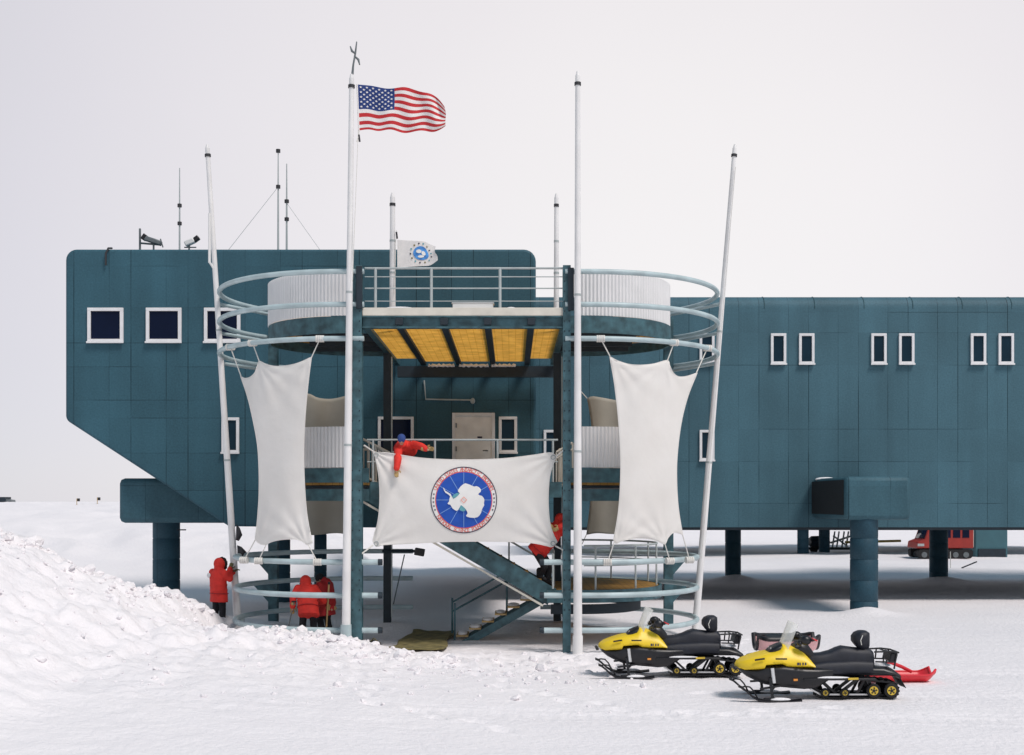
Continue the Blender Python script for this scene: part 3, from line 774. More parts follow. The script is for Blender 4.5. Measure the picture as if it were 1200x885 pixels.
# lower right landing
d = dshape(1, 2.1, 2.45, 32.1, 0.85)
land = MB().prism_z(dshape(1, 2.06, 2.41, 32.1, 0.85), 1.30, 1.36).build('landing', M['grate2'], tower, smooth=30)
band(d, 1.06, 1.37, 0.05).build('rim', M['steel'], land, smooth=50)
band(dshape(1, 1.55, 1.9, 32.1, 0.95), 0.74, 0.98, 0.06).build('lower_rim', M['darksteel'], land, smooth=50)
for k, a in enumerate((8, 40, 75, 110, 150)):
    aa = math.radians(a); p = (XRc + 2.03 * math.sin(aa), 32.1 - 2.38 * math.cos(aa))
    MB().tube([(p[0], p[1], 1.37), (p[0], p[1], 2.42)], 0.024, 8).build('baluster', M['rail'], land)
pts = [(XRc + 2.03 * math.sin(PI*k/30), 32.1 - 2.38 * math.cos(PI*k/30), 2.43) for k in range(31)]
MB().tube(pts, 0.026, 8).build('hand_rail', M['rail'], land)
MB().tube([(a, b, 1.95) for a, b, c in pts], 0.016, 8).build('hand_rail', M['rail'], land)
# ---- door-level deck between the landings
YM = 29.25
deck2 = MB().box(X0 + 0.4, X1 - 0.3, YM, YL - 0.06, 3.78, 3.95).build('walkway', M['steel'], tower, bevel=0.01)
MB().box(X0 + 0.1, X1 - 0.1, YM - 0.02, YM + 0.05, 3.6, 3.97).build('edge_beam', M['steel'], deck2)
m = MB()
for z, r in ((WZ(515.5, YM), 0.024), (4.45, 0.015)): m.tube([(WX(430, YM), YM + 0.03, z), (WX(654, YM), YM + 0.03, z)], r, 8)
for px in (437, 509.5, 583, 648): m.tube([(WX(px, YM), YM + 0.03, 3.97), (WX(px, YM), YM + 0.03, WZ(515.5, YM))], 0.026, 8)
m.build('railing', M['rail'], deck2)
# sloping balustrades either side of the walkway
for (a, b) in ((((424, 514), (457, 531))), (((671, 519), (652, 530)))):
    y = 30.3; p, q = W(*a, y), W(*b, y); m = MB(); m.tube([p, q], 0.03, 8)
    m.tube([p - Vector((0, 0, 0.16)), q - Vector((0, 0, 0.16))], 0.025, 8)
    p2, q2 = Vector((p.x, y, p.z - 0.9)), Vector((q.x, y, q.z - 0.9)); m.tube([p2, q2], 0.03, 8)
    for k in range(5):
        t = k / 4; u = p.lerp(q, t); l = p2.lerp(q2, t); m.tube([u, l], 0.022, 8)
    m.build('balustrade', M['cream'], tower)
for (a, b) in ((421, 441), (655, 668)):
    y = 30.9; m = MB()
    for k in range(5):
        x = WX(a + (b - a) * k / 4, y); m.tube([(x, y, 4.0), (x, y, WZ(527, y))], 0.02, 8)
    m.tube([(WX(a, y), y, WZ(527, y)), (WX(b, y), y, WZ(527, y))], 0.03, 8); m.build('balustrade', M['cream'], tower)
# ---- stair flights
def flight(name, x0, z0, x1, z1, ya, yb, tread, depth, lip=0.06):
    d = Vector((x1 - x0, 0, z1 - z0)); L = d.length; un = d / L; up = Vector((-un.z, 0, un.x))
    if up.z < 0: up = -up
    m = MB()
    for y in (ya, yb):
        a = Vector((x0, y, z0)); b = Vector((x1, y, z1))
        q = [a - up * depth, b - up * depth, b + up * lip, a + up * lip]
        m.add([tuple(p + Vector((0, s, 0))) for s in (-0.025, 0.025) for p in q], [(0,1,2,3),(7,6,5,4),(0,4,5,1),(1,5,6,2),(2,6,7,3),(3,7,4,0)])
    fo = m.build(name, M['steel'], tower, bevel=0.006)
    n = int(abs(z1 - z0) / 0.19)
    for k in range(n + 1):
        t = (k + 0.5) / (n + 1); x = x0 + (x1 - x0) * t; z = z0 + (z1 - z0) * t
        MB().box(x - 0.15, x + 0.15, ya + 0.03, yb - 0.03, z - 0.03, z + 0.01).build('tread', M[tread], fo)
    return fo, un, up
f1, un, up = flight('stair_flight', -1.42, 0.03, 0.85, 1.30, 30.95, 31.95, 'wood', 0.30, -0.10)
for k in range(7):  # packed snow left on the steps
    t = (k + 0.5) / 7; x = -1.42 + 2.27 * t; z = 0.03 + 1.27 * t
    MB().ellipsoid((x, 31.35 + random.uniform(-0.1, 0.1), z + 0.03), (0.155 + random.uniform(-0.04, 0.01), 0.30, 0.06 + random.uniform(-0.015, 0.03))).build('step_snow', M['snowclump'], f1)
m = MB()
for h in (0.98, 0.74): m.tube([W(530, 750, 31.95) + Vector((0, 0, h)), Vector((WX(601, 31.95), 31.95, 0.78 + h - 0.0))], 0.024, 8)
for px, zb, h in ((530, -0.2, 1.2), (594, 0.6, 1.12)): m.tube([(WX(px, 31.95), 31.95, zb), (WX(px, 31.95), 31.95, zb + h)], 0.028, 8)
m.tube([(WX(533, 31.0), 31.0, 0), (WX(533, 31.0), 31.0, 0.95)], 0.024, 8)
m.build('hand_rail', M['steel'], f1)
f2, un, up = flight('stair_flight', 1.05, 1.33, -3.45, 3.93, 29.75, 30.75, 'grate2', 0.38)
a = Vector((0.95, 29.72, 1.33)) - up * 0.40; b = Vector((-3.45, 29.72, 3.87)) - up * 0.40
MB().bar(a, b, 0.05, 0.05).build('edge_strip', M['cream'], f2)
m = MB()
for h in (0.95, 0.55): m.tube([Vector((1.05, 30.75, 1.33 + h)), Vector((-3.45, 30.75, 3.93 + h))], 0.024, 8)
for k in range(5):
    t = k / 4; p = Vector((1.05, 30.75, 1.33)).lerp(Vector((-3.45, 30.75, 3.93)), t); m.tube([p, p + Vector((0, 0, 0.95))], 0.022, 8)
m.build('hand_rail', M['rail'], f2)
for px in (660, 652):
    pass
m = MB(); 
for px, a, b in ((648, 649, 690), (659.5, 645, 695)): m.tube([W(px, a, 29.6), W(px, b, 29.6)], 0.024, 8)
m.build('newel', M['rail'], tower)
# mid lamp bar between rear post and front
bar = MB().tube([W(448, 646, 33), W(489, 646, 33)], 0.04, 8).build('lamp_arm', M['darksteel'], tower)
MB().bar(W(486, 646, 33), W(497.5, 648, 33), 0.16, 0.2).build('lamp_head', M['black'], bar, bevel=0.02)
# blown snow lodged on the rear beam
for px, hw in ((517, 15), (555, 17), (590, 14)):
    hw = hw * 36.0 / F; m = MB(); c = W(px, 430.5, 36.0)
    m.tube([(c.x + hw * (k / 6 - 1), 36.02 + 0.02 * math.sin(k * 2.1), ZD - 0.50 + 0.012 * math.sin(k * 3.7 + px)) for k in range(13)], [0.02 + 0.035 * abs(math.sin(k * 1.3 + px)) for k in range(13)], 8); m.build('snow_ridge', M['snowclump'], tower)
# dark cable drums under the deck's outer corner
for px, py in ((421, 318), (669, 320)):
    m = MB(); m.bar(W(px, py - 6, YF - 0.16), W(px, py + 44, YF - 0.16), 0.14, 0.08); m.build('bracket', M['darksteel'], tower, bevel=0.01)

# ------------------------------------------------------------------ flagpoles
def pole(label, base, top, r0, r1, group='white flagpoles', collar=0.035):
    base = Vector(base); top = Vector(top); d = (top - base); L = d.length; u = d / L
    t = thing('flagpole', label, 'flagpole', base, group)
    m = MB(); n = 8
    m.tube([base - u * 0.3, base + u * 0.01] + [base + u * (L * k / n) for k in range(1, n + 1)], [r0, r0] + [r0 + (r1 - r0) * k / n for k in range(1, n + 1)], 16)
    m.build('shaft', M['polewhite'], t)
    m = MB(); c = base + u * (L - 0.22); m.tube([c, c + u * 0.07], r1 + collar * 0.6, 14); m.build('collar', M['cable'], t)
    m = MB(); m.tube([top, top + u * 0.10], [r1 * 0.9, r1 * 0.5], 12); m.build('finial', M['polewhite'], t)
    for f in (0.35, 0.62):
        m = MB(); c = base + u * (L * f); rr = r0 + (r1 - r0) * f; m.tube([c, c + u * 0.05], rr + 0.006, 16); m.build('joint', M['rail'], t)
    return t, u
def halyard(t, a, b, clip=None):
    MB().tube([a, (Vector(a) + Vector(b)) / 2, b], 0.008, 6).build('halyard', M['rope'], t)
    if clip is not None: MB().tube([clip, Vector(clip) + Vector((0.02, 0, -0.16))], 0.022, 8).build('clip', M['cable'], t)
YP = 28.2
PL0, PL1 = W(405.5, 755, YP), W(412, 92, YP)
pl, _ = pole('tall white flagpole flying the striped flag at left front of the tower', PL0, PL1, 0.102, 0.056)
MB().tube([PL0 - Vector((0, 0, 0.2)), PL0 + Vector((0, 0, 0.45))], 0.125, 16).build('base_sleeve', M['ring'], pl)
halyard(pl, W(420, 150, YP), W(413, 330, YP - 0.13), W(420.5, 158, YP))
PR0, PR1 = W(677, 768, YP), W(677, 89, YP)
pr, _ = pole('tall white upright flagpole without a flag at right front of the tower', PR0, PR1, 0.104, 0.056)
MB().tube([PR0 - Vector((0, 0, 0.2)), PR0 + Vector((0, 0, 0.45))], 0.118, 16).build('base_sleeve', M['white'], pr)
OL0, OL1 = W(279, 738, 31.9), W(243, 174, 31.9)
po, _ = pole('leaning white pole at the far left with a worker gripping its foot', OL0, OL1, 0.098, 0.058)
MB().tube([OL0 - Vector((0, 0, 0.2)), OL0 + Vector((0, 0, 0.3))], 0.17, 16).build('base_sleeve', M['ring'], po)
MB().tube([W(245.5, 250, 31.7), W(245.5, 308, 31.7)], 0.035, 8).build('halyard', M['white'], po)
MB().tube([W(245.5, 307, 31.7), W(250, 314, 31.75)], 0.03, 8).build('cleat', M['white'], po)
OR0, OR1 = W(814.5, 742, 31.9), W(861, 174, 31.9)
po2, _ = pole('leaning white pole at the right side of the tower behind the snowmobiles', OR0, OR1, 0.094, 0.056)
halyard(po2, W(862, 196, 31.8), W(822, 655, 31.7))
ZT = ZD
DL0 = Vector((WX(460, 29.6), 29.6, ZT)); DL1 = W(460, 231, 29.6)
pd, _ = pole('short white flagpole on the upper deck flying the white globe flag', DL0, DL1, 0.075, 0.06, 'deck flagpoles', 0.02)
halyard(pd, W(464.5, 270, 29.55), W(462, 345, 29.5), W(464.5, 272, 29.55))
DR0 = Vector((WX(652, 29.6), 29.6, ZT)); DR1 = W(652, 232, 29.6)
pole('short bare white flagpole at the right end of the upper deck railing', DR0, DR1, 0.065, 0.05, 'deck flagpoles', 0.02)

# weather vane ornament on the flag's pole
vane = thing('wind_vane', 'small dark twisted wind vane on top of the striped flag pole', 'weather vane', PL1 + Vector((0, 0, 0.1)))
a = PL1 + Vector((0.02, 0, 0.1)); m = MB()
m.tube([a, W(414, 76, YP), W(416.5, 62, YP), W(418, 49, YP)], [0.03, 0.022, 0.022, 0.014], 8); m.build('spindle', M['metalgrey'], vane)
MB().tube([W(416.5, 63, YP), W(412.5, 60, YP - 0.05), W(410.5, 54.5, YP)], [0.02, 0.03, 0.014], 8).build('vane_blade', M['metalgrey'], vane)
MB().tube([W(415.5, 66, YP), W(420, 70, YP + 0.05), W(421.5, 76, YP)], [0.02, 0.03, 0.014], 8).build('vane_blade', M['metalgrey'], vane)

# ------------------------------------------------------------------ flags and banners
def crv(pts):
    P = [Vector((a, b)) for a, b in pts]; L = [0]
    for i in range(len(P) - 1): L.append(L[-1] + (P[i+1] - P[i]).length)
    def f(t):
        d = t * L[-1]; i = 0
        while i < len(P) - 2 and d > L[i+1]: i += 1
        s = (d - L[i]) / max(1e-9, L[i+1] - L[i])
        p0 = P[max(0, i-1)]; p1 = P[i]; p2 = P[i+1]; p3 = P[min(len(P)-1, i+2)]
        if (p1 - p0).length < 1e-6: p0 = p1 - (p2 - p1)
        return 0.5 * ((2*p1) + (p2-p0)*s + (2*p0-5*p1+4*p2-p3)*s*s + (3*p1-p0-3*p2+p3)*s*s*s)
    return f
def coons(top, bot, left, right):
    T, B, Lf, R = crv(top), crv(bot), crv(left), crv(right)
    c00, c10, c01, c11 = T(0), T(1), B(0), B(1)
    def f(u, v):
        return (1-v)*T(u) + v*B(u) + (1-u)*Lf(v) + u*R(v) - ((1-u)*(1-v)*c00 + u*(1-v)*c10 + (1-u)*v*c01 + u*v*c11)
    return f
# striped flag
fl = coons([(419, 99), (440, 101.5), (460, 103.5), (480, 104), (500, 108), (512, 116), (521, 125)],
           [(421, 153), (433, 151.5), (445, 154), (460, 152.5), (478, 155), (495, 154.5), (508, 153.5), (522, 148)],
           [(419, 99), (420, 126), (421, 153)], [(521, 125), (522.5, 132), (522, 141), (522, 148)])
def flag_pt(u, v, off=0.0):
    p = fl(u, v)
    y = YP + 0.16 * math.sin(u * 11 + v * 2.5) * u + 0.05 * math.sin(u * 24 - v * 5) * u + 0.25 * max(0, u - 0.75) * math.sin(v * 6)
    w = W(p.x, p.y, y - off)
    w.z += 0.03 * math.sin(u * 16 + v * 3) * min(1, u * 2)
    return w
flag = thing('striped_flag', 'red and white striped flag with starred blue corner blowing from the tallest pole', 'flag', W(419, 153, YP))
NU = 65
m = MB(); m.grid(lambda u, v: flag_pt(u, v), NU, 39, mfun=lambda i, j: 2 if (j < 21 and i < 26) else ((j // 3) % 2))
m.build('cloth', [M['flagred'], M['flagwhite'], M['flagblue']], flag, smooth=80)
m = MB()
def star_poly(cu, cv, ru, rv, off):
    vs = []
    for k in range(10):
        a = PI/2 + PI * k / 5; r = 1 if k % 2 == 0 else 0.45
        vs.append(flag_pt(cu + ru * r * math.cos(a), cv - rv * r * math.sin(a), off))
    vs.append(flag_pt(cu, cv, off)); return vs
for row in range(9):
    n = 6 if row % 2 == 0 else 5
    for k in range(n):
        cu = 0.4 * ((2*k + 1 + (0 if n == 6 else 1)) / 12.0); cv = (7/13.0) * (row + 1) / 10.0
        for off in (0.014, -0.014):
            vs = star_poly(cu, cv, 0.0165, 0.028, off); m.add(vs, [(i, (i+1) % 10, 10) for i in range(10)])
m.build('stars', M['flagwhite'], flag)
MB().tube([flag_pt(0, k / 8) - Vector((0.01, 0, 0)) for k in range(9)], 0.018, 8).build('hoist_band', M['flagwhite'], flag)
MB().tube([W(421, 153, YP), W(420, 160, YP), W(418, 166, YP - 0.05)], 0.012, 6).build('cord', M['rope'], flag)

# small white flag with globe
YG = 29.55
gf = coons([(465.5, 281), (480, 282), (496, 283), (503, 286), (510.5, 289)], [(465.5, 314.5), (478, 313), (492, 312), (504, 311), (513, 305)],
           [(465.5, 281), (465.5, 314.5)], [(510.5, 289), (509.5, 295), (512.5, 300), (513, 305)])
def gf_pt(u, v, off=0.0):
    p = gf(u, v); y = YG + 0.07 * math.sin(u * 9 + v * 2) * u; return W(p.x, p.y, y - off)
gflag = thing('globe_flag', 'small white flag with a blue globe fluttering above the deck railing', 'flag', W(465, 314, YG))
m = MB(); m.grid(gf_pt, 40, 20); m.build('cloth', M['flagwhite'], gflag, smooth=80)
def disc_on(fn, cu, cv, ru, rv, off, n=36, k=4):
    m = MB(); vs = [fn(cu, cv, off)]; fs = []
    for j in range(1, k + 1):
        for i in range(n):
            a = 2*PI*i/n; vs.append(fn(cu + ru*j/k*math.cos(a), cv - rv*j/k*math.sin(a), off))
    for i in range(n): fs.append((0, 1 + i, 1 + (i+1) % n))
    for j in range(1, k):
        for i in range(n):
            i2 = (i+1) % n; fs.append((1+(j-1)*n+i, 1+j*n+i, 1+j*n+i2, 1+(j-1)*n+i2))
    return m.add(vs, fs)
ge = disc_on(gf_pt, 0.60, 0.46, 0.195, 0.27, 0.012).build('globe', M['globeblue'], gflag)
m = MB()
for (cu, cv, a, b) in ((0.55, 0.38, 0.07, 0.07), (0.66, 0.46, 0.05, 0.09), (0.58, 0.58, 0.08, 0.05)):
    s_ = disc_on(gf_pt, cu, cv, a, b, 0.018, 14, 1); m.add(s_.v, s_.f)
m.build('globe_cloud', M['ewhite'], ge)
for k in range(14):
    a = 2*PI*k/14; disc_on(gf_pt, 0.60 + 0.265*math.cos(a), 0.46 - 0.375*math.sin(a), 0.022, 0.035, 0.012, 8, 1).build('border_mark', M[('eteal', 'edark', 'olive')[k % 3]], gflag)

# front banners that follow the loops
tab = {}
for side in (-1, 1):
    xc = XLc if side < 0 else XRc; L = []
    for k in range(0, 61):
        a = math.radians(k); x = xc + side * 3.5 * math.sin(a); y = YU - 3.5 * math.cos(a); L.append((600 + x / y * F, y))
    tab[side] = L
def arc_y(side, px):
    L = tab[side]; xs_ = [a for a, b in L]; ys_ = [b for a, b in L]
    if side < 0: xs_ = xs_[::-1]; ys_ = ys_[::-1]
    return float(np.interp(px, xs_, ys_))
def arc_pt(side, px, py):
    y = arc_y(side, px) + 0.03 * math.sin(px * 0.11 + py * 0.02); u_ = abs(px - 541)
    for cx_, cy_ in ((178, 420), (238, 424), (182, 637), (238, 636)):
        dx, dy = u_ - cx_, py - cy_; r_ = math.hypot(dx, dy) + 1e-6; a_ = math.atan2(abs(dy), abs(dx))
        y += 0.022 * math.exp(-r_ / 45.0) * min(1, r_ / 12.0) * math.sin(a_ * 14 + cx_)
    return W(px, py, y)
def rope(parent, pts, r=0.014): MB().tube(pts, r, 6).build('rope', M['rope'], parent)
def wrap(parent, p, axis=(1, 0, 0), r=0.082, L=0.2):
    p = Vector(p); a = Vector(axis).normalized(); m = MB()
    for k in range(4):
        c = p + a * (L * (k - 1.5) / 4); m.tube([c - a * 0.02, c + a * 0.02], r, 12)
    m.build('lashing', M['rope'], parent)
def ring_at(side, px, z):
    y = arc_y(side, px) - 0.04; return Vector((WX(px, y), y, z))
fb = coons([(282, 441), (287, 443.5), (293, 442), (298.5, 437), (301.5, 429), (304, 423.5), (313, 427.5), (325, 429.5), (340, 428), (352, 424.5), (365, 418.5)],
           [(299, 632), (304, 637), (311, 638.5), (318, 635), (330, 632.5), (345, 632), (354, 634.5), (360, 638.5), (366, 636)],
           [(282, 441), (290, 465), (296, 490), (301.5, 520), (303.5, 550), (303.5, 580), (301.5, 610), (299, 632)],
           [(365, 418.5), (361, 450), (357.5, 490), (356, 530), (357, 570), (360, 605), (366, 636)])
bnl = thing('canvas_banner', 'white canvas windbreak lashed to the loops left of the flag pole', 'banner', (-6, 29.2, 2.5), 'canvas windbreaks on the front of the tower')
m = MB(); m.grid(lambda u, v: arc_pt(-1, *fb(u, v)), 36, 64); m.build('cloth', M['cloth'], bnl, smooth=80, solid=0.012)
for (p, q, zr) in (((304, 424), 296, 7.27), ((365, 419), 375, 7.27), ((282.5, 441), 270, 7.27), ((312, 638), 303, 2.1), ((361, 638), 372, 2.1), ((299, 633), 286, 2.1)):
    e = ring_at(-1, q, zr); rope(bnl, [arc_pt(-1, *p), e]); wrap(bnl, e, (1, -0.3 if q < 300 else 0, 0))
fb2 = coons([(714.5, 418), (724, 423), (737, 427), (750, 428), (766, 426.5), (782, 422.5), (785, 429), (789, 437), (795, 441.5), (805, 441), (817, 437)],
            [(719, 633), (722, 637), (729, 634), (745, 631), (760, 631.5), (770, 634), (779, 637.5), (783, 630), (790, 624), (800, 626.5)],
            [(714.5, 418), (720, 450), (724.5, 490), (727, 530), (727, 565), (724.5, 600), (719, 633)],
            [(817, 437), (806, 465), (798.5, 495), (794, 530), (793, 560), (795, 595), (800, 626.5)])
bnr = thing('canvas_banner', 'white canvas windbreak lashed to the loops right of the bare front pole', 'banner', (3.6, 29.2, 2.5), 'canvas windbreaks on the front of the tower')
m = MB(); m.grid(lambda u, v: arc_pt(1, *fb2(u, v)), 36, 64); m.build('cloth', M['cloth'], bnr, smooth=80, solid=0.012)
for (p, q, zr) in (((715, 418), 704, 7.27), ((782, 423), 790, 7.27), ((816, 437), 829, 7.27), ((720, 635), 712, 2.1), ((779, 637), 785, 2.1), ((800, 627), 808, 2.1)):
    e = ring_at(1, q, zr); rope(bnr, [arc_pt(1, *p), e]); wrap(bnr, e, (1, 0.3 if q > 780 else 0, 0))
# rear windbreaks
YBK = 35.1
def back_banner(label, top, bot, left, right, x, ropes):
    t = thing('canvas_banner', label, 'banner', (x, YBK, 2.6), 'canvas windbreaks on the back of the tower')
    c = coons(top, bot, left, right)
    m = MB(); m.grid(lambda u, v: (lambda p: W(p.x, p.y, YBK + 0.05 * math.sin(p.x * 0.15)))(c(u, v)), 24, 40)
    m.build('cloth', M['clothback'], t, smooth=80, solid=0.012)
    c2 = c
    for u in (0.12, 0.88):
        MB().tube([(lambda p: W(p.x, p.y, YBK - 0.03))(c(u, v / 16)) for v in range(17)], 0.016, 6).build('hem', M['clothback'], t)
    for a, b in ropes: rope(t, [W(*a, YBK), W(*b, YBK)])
back_banner('windbreak coloured tan for its shaded side at the back of the left landing', [(330, 460), (360, 461), (372, 466), (388, 467.5), (405, 464), (416, 460)], [(330, 632), (350, 628), (372, 627), (395, 625), (416, 628)],
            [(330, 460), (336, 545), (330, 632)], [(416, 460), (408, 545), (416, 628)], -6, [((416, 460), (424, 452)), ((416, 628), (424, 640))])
back_banner('windbreak coloured tan for its shaded side at the back of the right landing', [(688, 467), (694, 464.5), (705, 466), (730, 470), (760, 470), (785, 465)], [(687, 627), (700, 625), (720, 626), (750, 624), (785, 630)],
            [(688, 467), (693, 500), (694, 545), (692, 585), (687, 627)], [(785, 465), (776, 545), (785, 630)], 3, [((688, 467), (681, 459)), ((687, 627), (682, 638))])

# centre banner with the round emblem
YB = 28.72
cb = coons([(436, 528), (443, 531), (452, 530.5), (470, 533.5), (500, 537.5), (545, 539), (590, 537.5), (625, 533.5), (640, 531), (647, 531), (652.5, 535)],
           [(437, 634), (441, 640.5), (450, 638.5), (480, 637), (520, 635), (545, 634.5), (580, 634.5), (620, 636), (640, 639.5), (647, 641), (653, 635)],
           [(436, 528), (440, 537), (444, 560), (445, 585), (443, 610), (439, 625), (437, 634)],
           [(652.5, 535), (648, 545), (644, 560), (642.5, 585), (644, 610), (648, 625), (653, 635)])
def by(px, py):
    """billow of the centre canvas"""
    f = 0.0
    for cx_, cy_ in ((438, 530), (651, 534), (438, 639), (651, 639)):
        dx, dy = px - cx_, py - cy_; r_ = math.hypot(dx, dy) + 1e-6; a_ = math.atan2(abs(dy), abs(dx))
        f += 0.020 * math.exp(-r_ / 48.0) * min(1, r_ / 14.0) * math.sin(a_ * 15 + cx_)
    return f + YB - 0.10 * math.sin(max(0, min(1, (px - 436) / 216)) * PI) * math.sin(max(0, min(1, (py - 530) / 108)) * PI) + 0.012 * math.sin(px * 0.07 + py * 0.05)
cban = thing('canvas_banner', 'wide white canvas banner with a round blue polar map emblem', 'banner', (-1.1, YB, 2.5))
m = MB(); m.grid(lambda u, v: (lambda p: W(p.x, p.y, by(p.x, p.y)))(cb(u, v)), 120, 64); m.build('cloth', M['cloth'], cban, smooth=80, solid=0.010)
def hem(parent, fn, r=0.011):
    pts = [fn(k/60, 0) for k in range(60)] + [fn(1, k/40) for k in range(40)] + [fn(1 - k/60, 1) for k in range(60)] + [fn(0, 1 - k/40) for k in range(40)]
    MB().tube(pts, r, 6, closed=True).build('hem', M['cloth'], parent)
hem(cban, lambda u, v: (lambda p: W(p.x, p.y, by(p.x, p.y)))(cb(u, v)))
hem(bnl, lambda u, v: arc_pt(-1, *fb(u, v))); hem(bnr, lambda u, v: arc_pt(1, *fb2(u, v)))
for a, b in (((437, 529), (427, 522)), ((652, 535), (668, 521)), ((437, 639), (420, 652)), ((651, 640), (667, 648))):
    rope(cban, [W(*a, YB), W(b[0], b[1], YF - 0.1)], 0.02)
for px, py in ((441, 533), (648, 536), (441, 637), (648, 637)):
    p = W(px, py, by(px, py) - 0.02); m = MB()
    m.tube([p + Vector((0.05 * math.cos(2*PI*k/12), 0, 0.05 * math.sin(2*PI*k/12))) for k in range(12)], 0.01, 6, closed=True); m.build('eyelet', M['rail'], cban)
EC = (543.5, 586.0); ES = 1.0 / 9.75   # emblem centre and scale of its drawing units
def epos(a, b, off):
    px = EC[0] + a * ES; py = EC[1] - b * ES; return W(px, py, by(px, py) - off)
def ering(r0, r1, off, n=96):
    m = MB(); k = 3; vs = []; fs = []
    for j in range(k + 1):
        r = r0 + (r1 - r0) * j / k
        for i in range(n): a = 2*PI*i/n; vs.append(epos(r*math.cos(a), r*math.sin(a), off))
    for j in range(k):
        for i in range(n):
            i2 = (i+1) % n; fs.append((j*n+i, (j+1)*n+i, (j+1)*n+i2, j*n+i2))
    return m.add(vs, fs)
emb = ering(0.5, 376, 0.012).build('emblem', M['ewhite'], cban)
ering(369, 380, 0.016).build('outline', M['edark'], emb)
ering(318, 327, 0.016).build('inner_outline', M['ered'], emb)
ering(0.5, 318, 0.016).build('sea_disc', M['eblue'], emb)
m = MB()
for k in range(12):
    a = math.radians(30 * k); ux, uy = math.cos(a), math.sin(a); w = 3.2
    r0 = 30
    seg = 6
    for j in range(seg):
        ra = r0 + (316 - r0) * j / seg; rb = r0 + (316 - r0) * (j+1) / seg
        m.add([epos(ux*ra - uy*w, uy*ra + ux*w, 0.020), epos(ux*rb - uy*w, uy*rb + ux*w, 0.020), epos(ux*rb + uy*w, uy*rb - ux*w, 0.020), epos(ux*ra + uy*w, uy*ra - ux*w, 0.020)], [(0, 1, 2, 3)])
m.build('meridian', M['eline'], emb)
def epoly(name, pts, off, mt):
    P = [(x - 530, 453 - y) for x, y in pts]; vs = [epos(a, b, off) for a, b in P]
    m = MB(); m.add(vs, [tuple(range(len(vs)))]); o = m.build(name, M[mt], emb, smooth=0)
    bm = bmesh.new(); bm.from_mesh(o.data); bmesh.ops.triangulate(bm, faces=bm.faces[:]); bm.to_mesh(o.data); bm.free(); return o
cont = [(293, 312), (306, 318), (316, 345), (340, 360), (362, 374), (380, 384), (392, 412), (412, 440), (440, 424), (470, 398), (484, 378), (462, 352), (470, 330), (492, 300), (520, 276), (548, 262), (600, 278), (618, 288), (650, 300), (676, 294), (702, 306), (716, 320), (728, 338), (722, 362), (708, 372), (694, 388), (712, 400), (738, 406), (756, 428), (766, 452), (760, 490), (764, 512), (748, 540), (736, 566), (728, 600), (712, 626), (690, 648), (650, 658), (600, 654), (566, 644), (556, 632), (574, 604), (566, 582), (552, 558), (524, 530), (498, 510), (484, 536), (468, 566), (446, 578), (424, 566), (404, 552), (386, 524), (376, 508), (356, 504), (344, 492), (362, 470), (366, 440), (374, 412), (360, 396), (344, 384), (322, 372), (306, 348)]
epoly('continent', cont, 0.034, 'ewhite')
epoly('ice_shelf', [(396, 412), (420, 388), (452, 372), (480, 378), (464, 402), (436, 424), (412, 438)], 0.040, 'eteal')
epoly('ice_shelf', [(498, 510), (524, 530), (550, 558), (548, 578), (512, 584), (478, 566), (486, 536)], 0.040, 'eteal')
m = MB(); 
for r0, r1, mt in ((26, 40, 'epink'),):
    vs = [epos((r1 if k % 2 == 0 else r1) * math.cos(PI/2*k), r1 * math.sin(PI/2*k), 0.044) for k in range(4)] + [epos(r0*math.cos(PI/2*k), r0*math.sin(PI/2*k), 0.044) for k in range(4)]
    m.add(vs, [(k, (k+1) % 4, 4 + (k+1) % 4, 4 + k) for k in range(4)])
m.build('pole_mark', M['epink'], emb)
def glyph(ch):
    cu = bpy.data.curves.new('g', 'FONT'); cu.body = ch; cu.size = 1.0; cu.align_x = 'CENTER'; cu.resolution_u = 2
    ob = bpy.data.objects.new('g', cu); COL.objects.link(ob)
    dg = bpy.context.evaluated_depsgraph_get(); dg.update(); me_ = bpy.data.meshes.new_from_object(ob.evaluated_get(dg))
    v = [(p.co.x, p.co.y) for p in me_.vertices]; f = [tuple(p.vertices) for p in me_.polygons]
    bpy.data.objects.remove(ob); bpy.data.curves.remove(cu); bpy.data.meshes.remove(me_)
    return v, f
GL = {}
def ring_text(txt, a0, a1, r, size, inward):
    m = MB(); n = len(txt)
    for i, ch in enumerate(txt):
        if ch == ' ': continue
        if ch not in GL: GL[ch] = glyph(ch)
        v, f = GL[ch]; a = math.radians(a0 + (a1 - a0) * (i + 0.5) / n)
        vs = []
        for gx, gy in v:
            gx *= size; gy = (gy - 0.35) * size
            if inward: rr = r - gy; tx, ty = -math.sin(a) * gx, math.cos(a) * gx
            else: rr = r + gy; tx, ty = math.sin(a) * gx, -math.cos(a) * gx
            vs.append(epos(rr * math.cos(a) + tx, rr * math.sin(a) + ty, 0.020))
        m.add(vs, f)
    return m
m = ring_text('UNITED STATES ANTARCTIC PROGRAM', 160, 20, 348, 58, False)
m2 = ring_text('NATIONAL SCIENCE FOUNDATION', 212, 328, 348, 58, True)
m.add(m2.v, m2.f); m.build('lettering', M['ered'], emb, smooth=0)
m = MB()
for base in (0, 180):
    for k in range(5):
        a = math.radians(base + (k - 2) * 7.5 - (4 if base == 0 else -4)); c = (348 * math.cos(a), 348 * math.sin(a)); vs = []
        for j in range(10):
            b = PI/2 + PI*j/5; r = 15 if j % 2 == 0 else 6; vs.append(epos(c[0] + r*math.cos(b), c[1] + r*math.sin(b), 0.020))
        vs.append(epos(c[0], c[1], 0.020)); m.add(vs, [(j, (j+1) % 10, 10) for j in range(10)])
m.build('side_stars', M['edark'], emb, smooth=0)

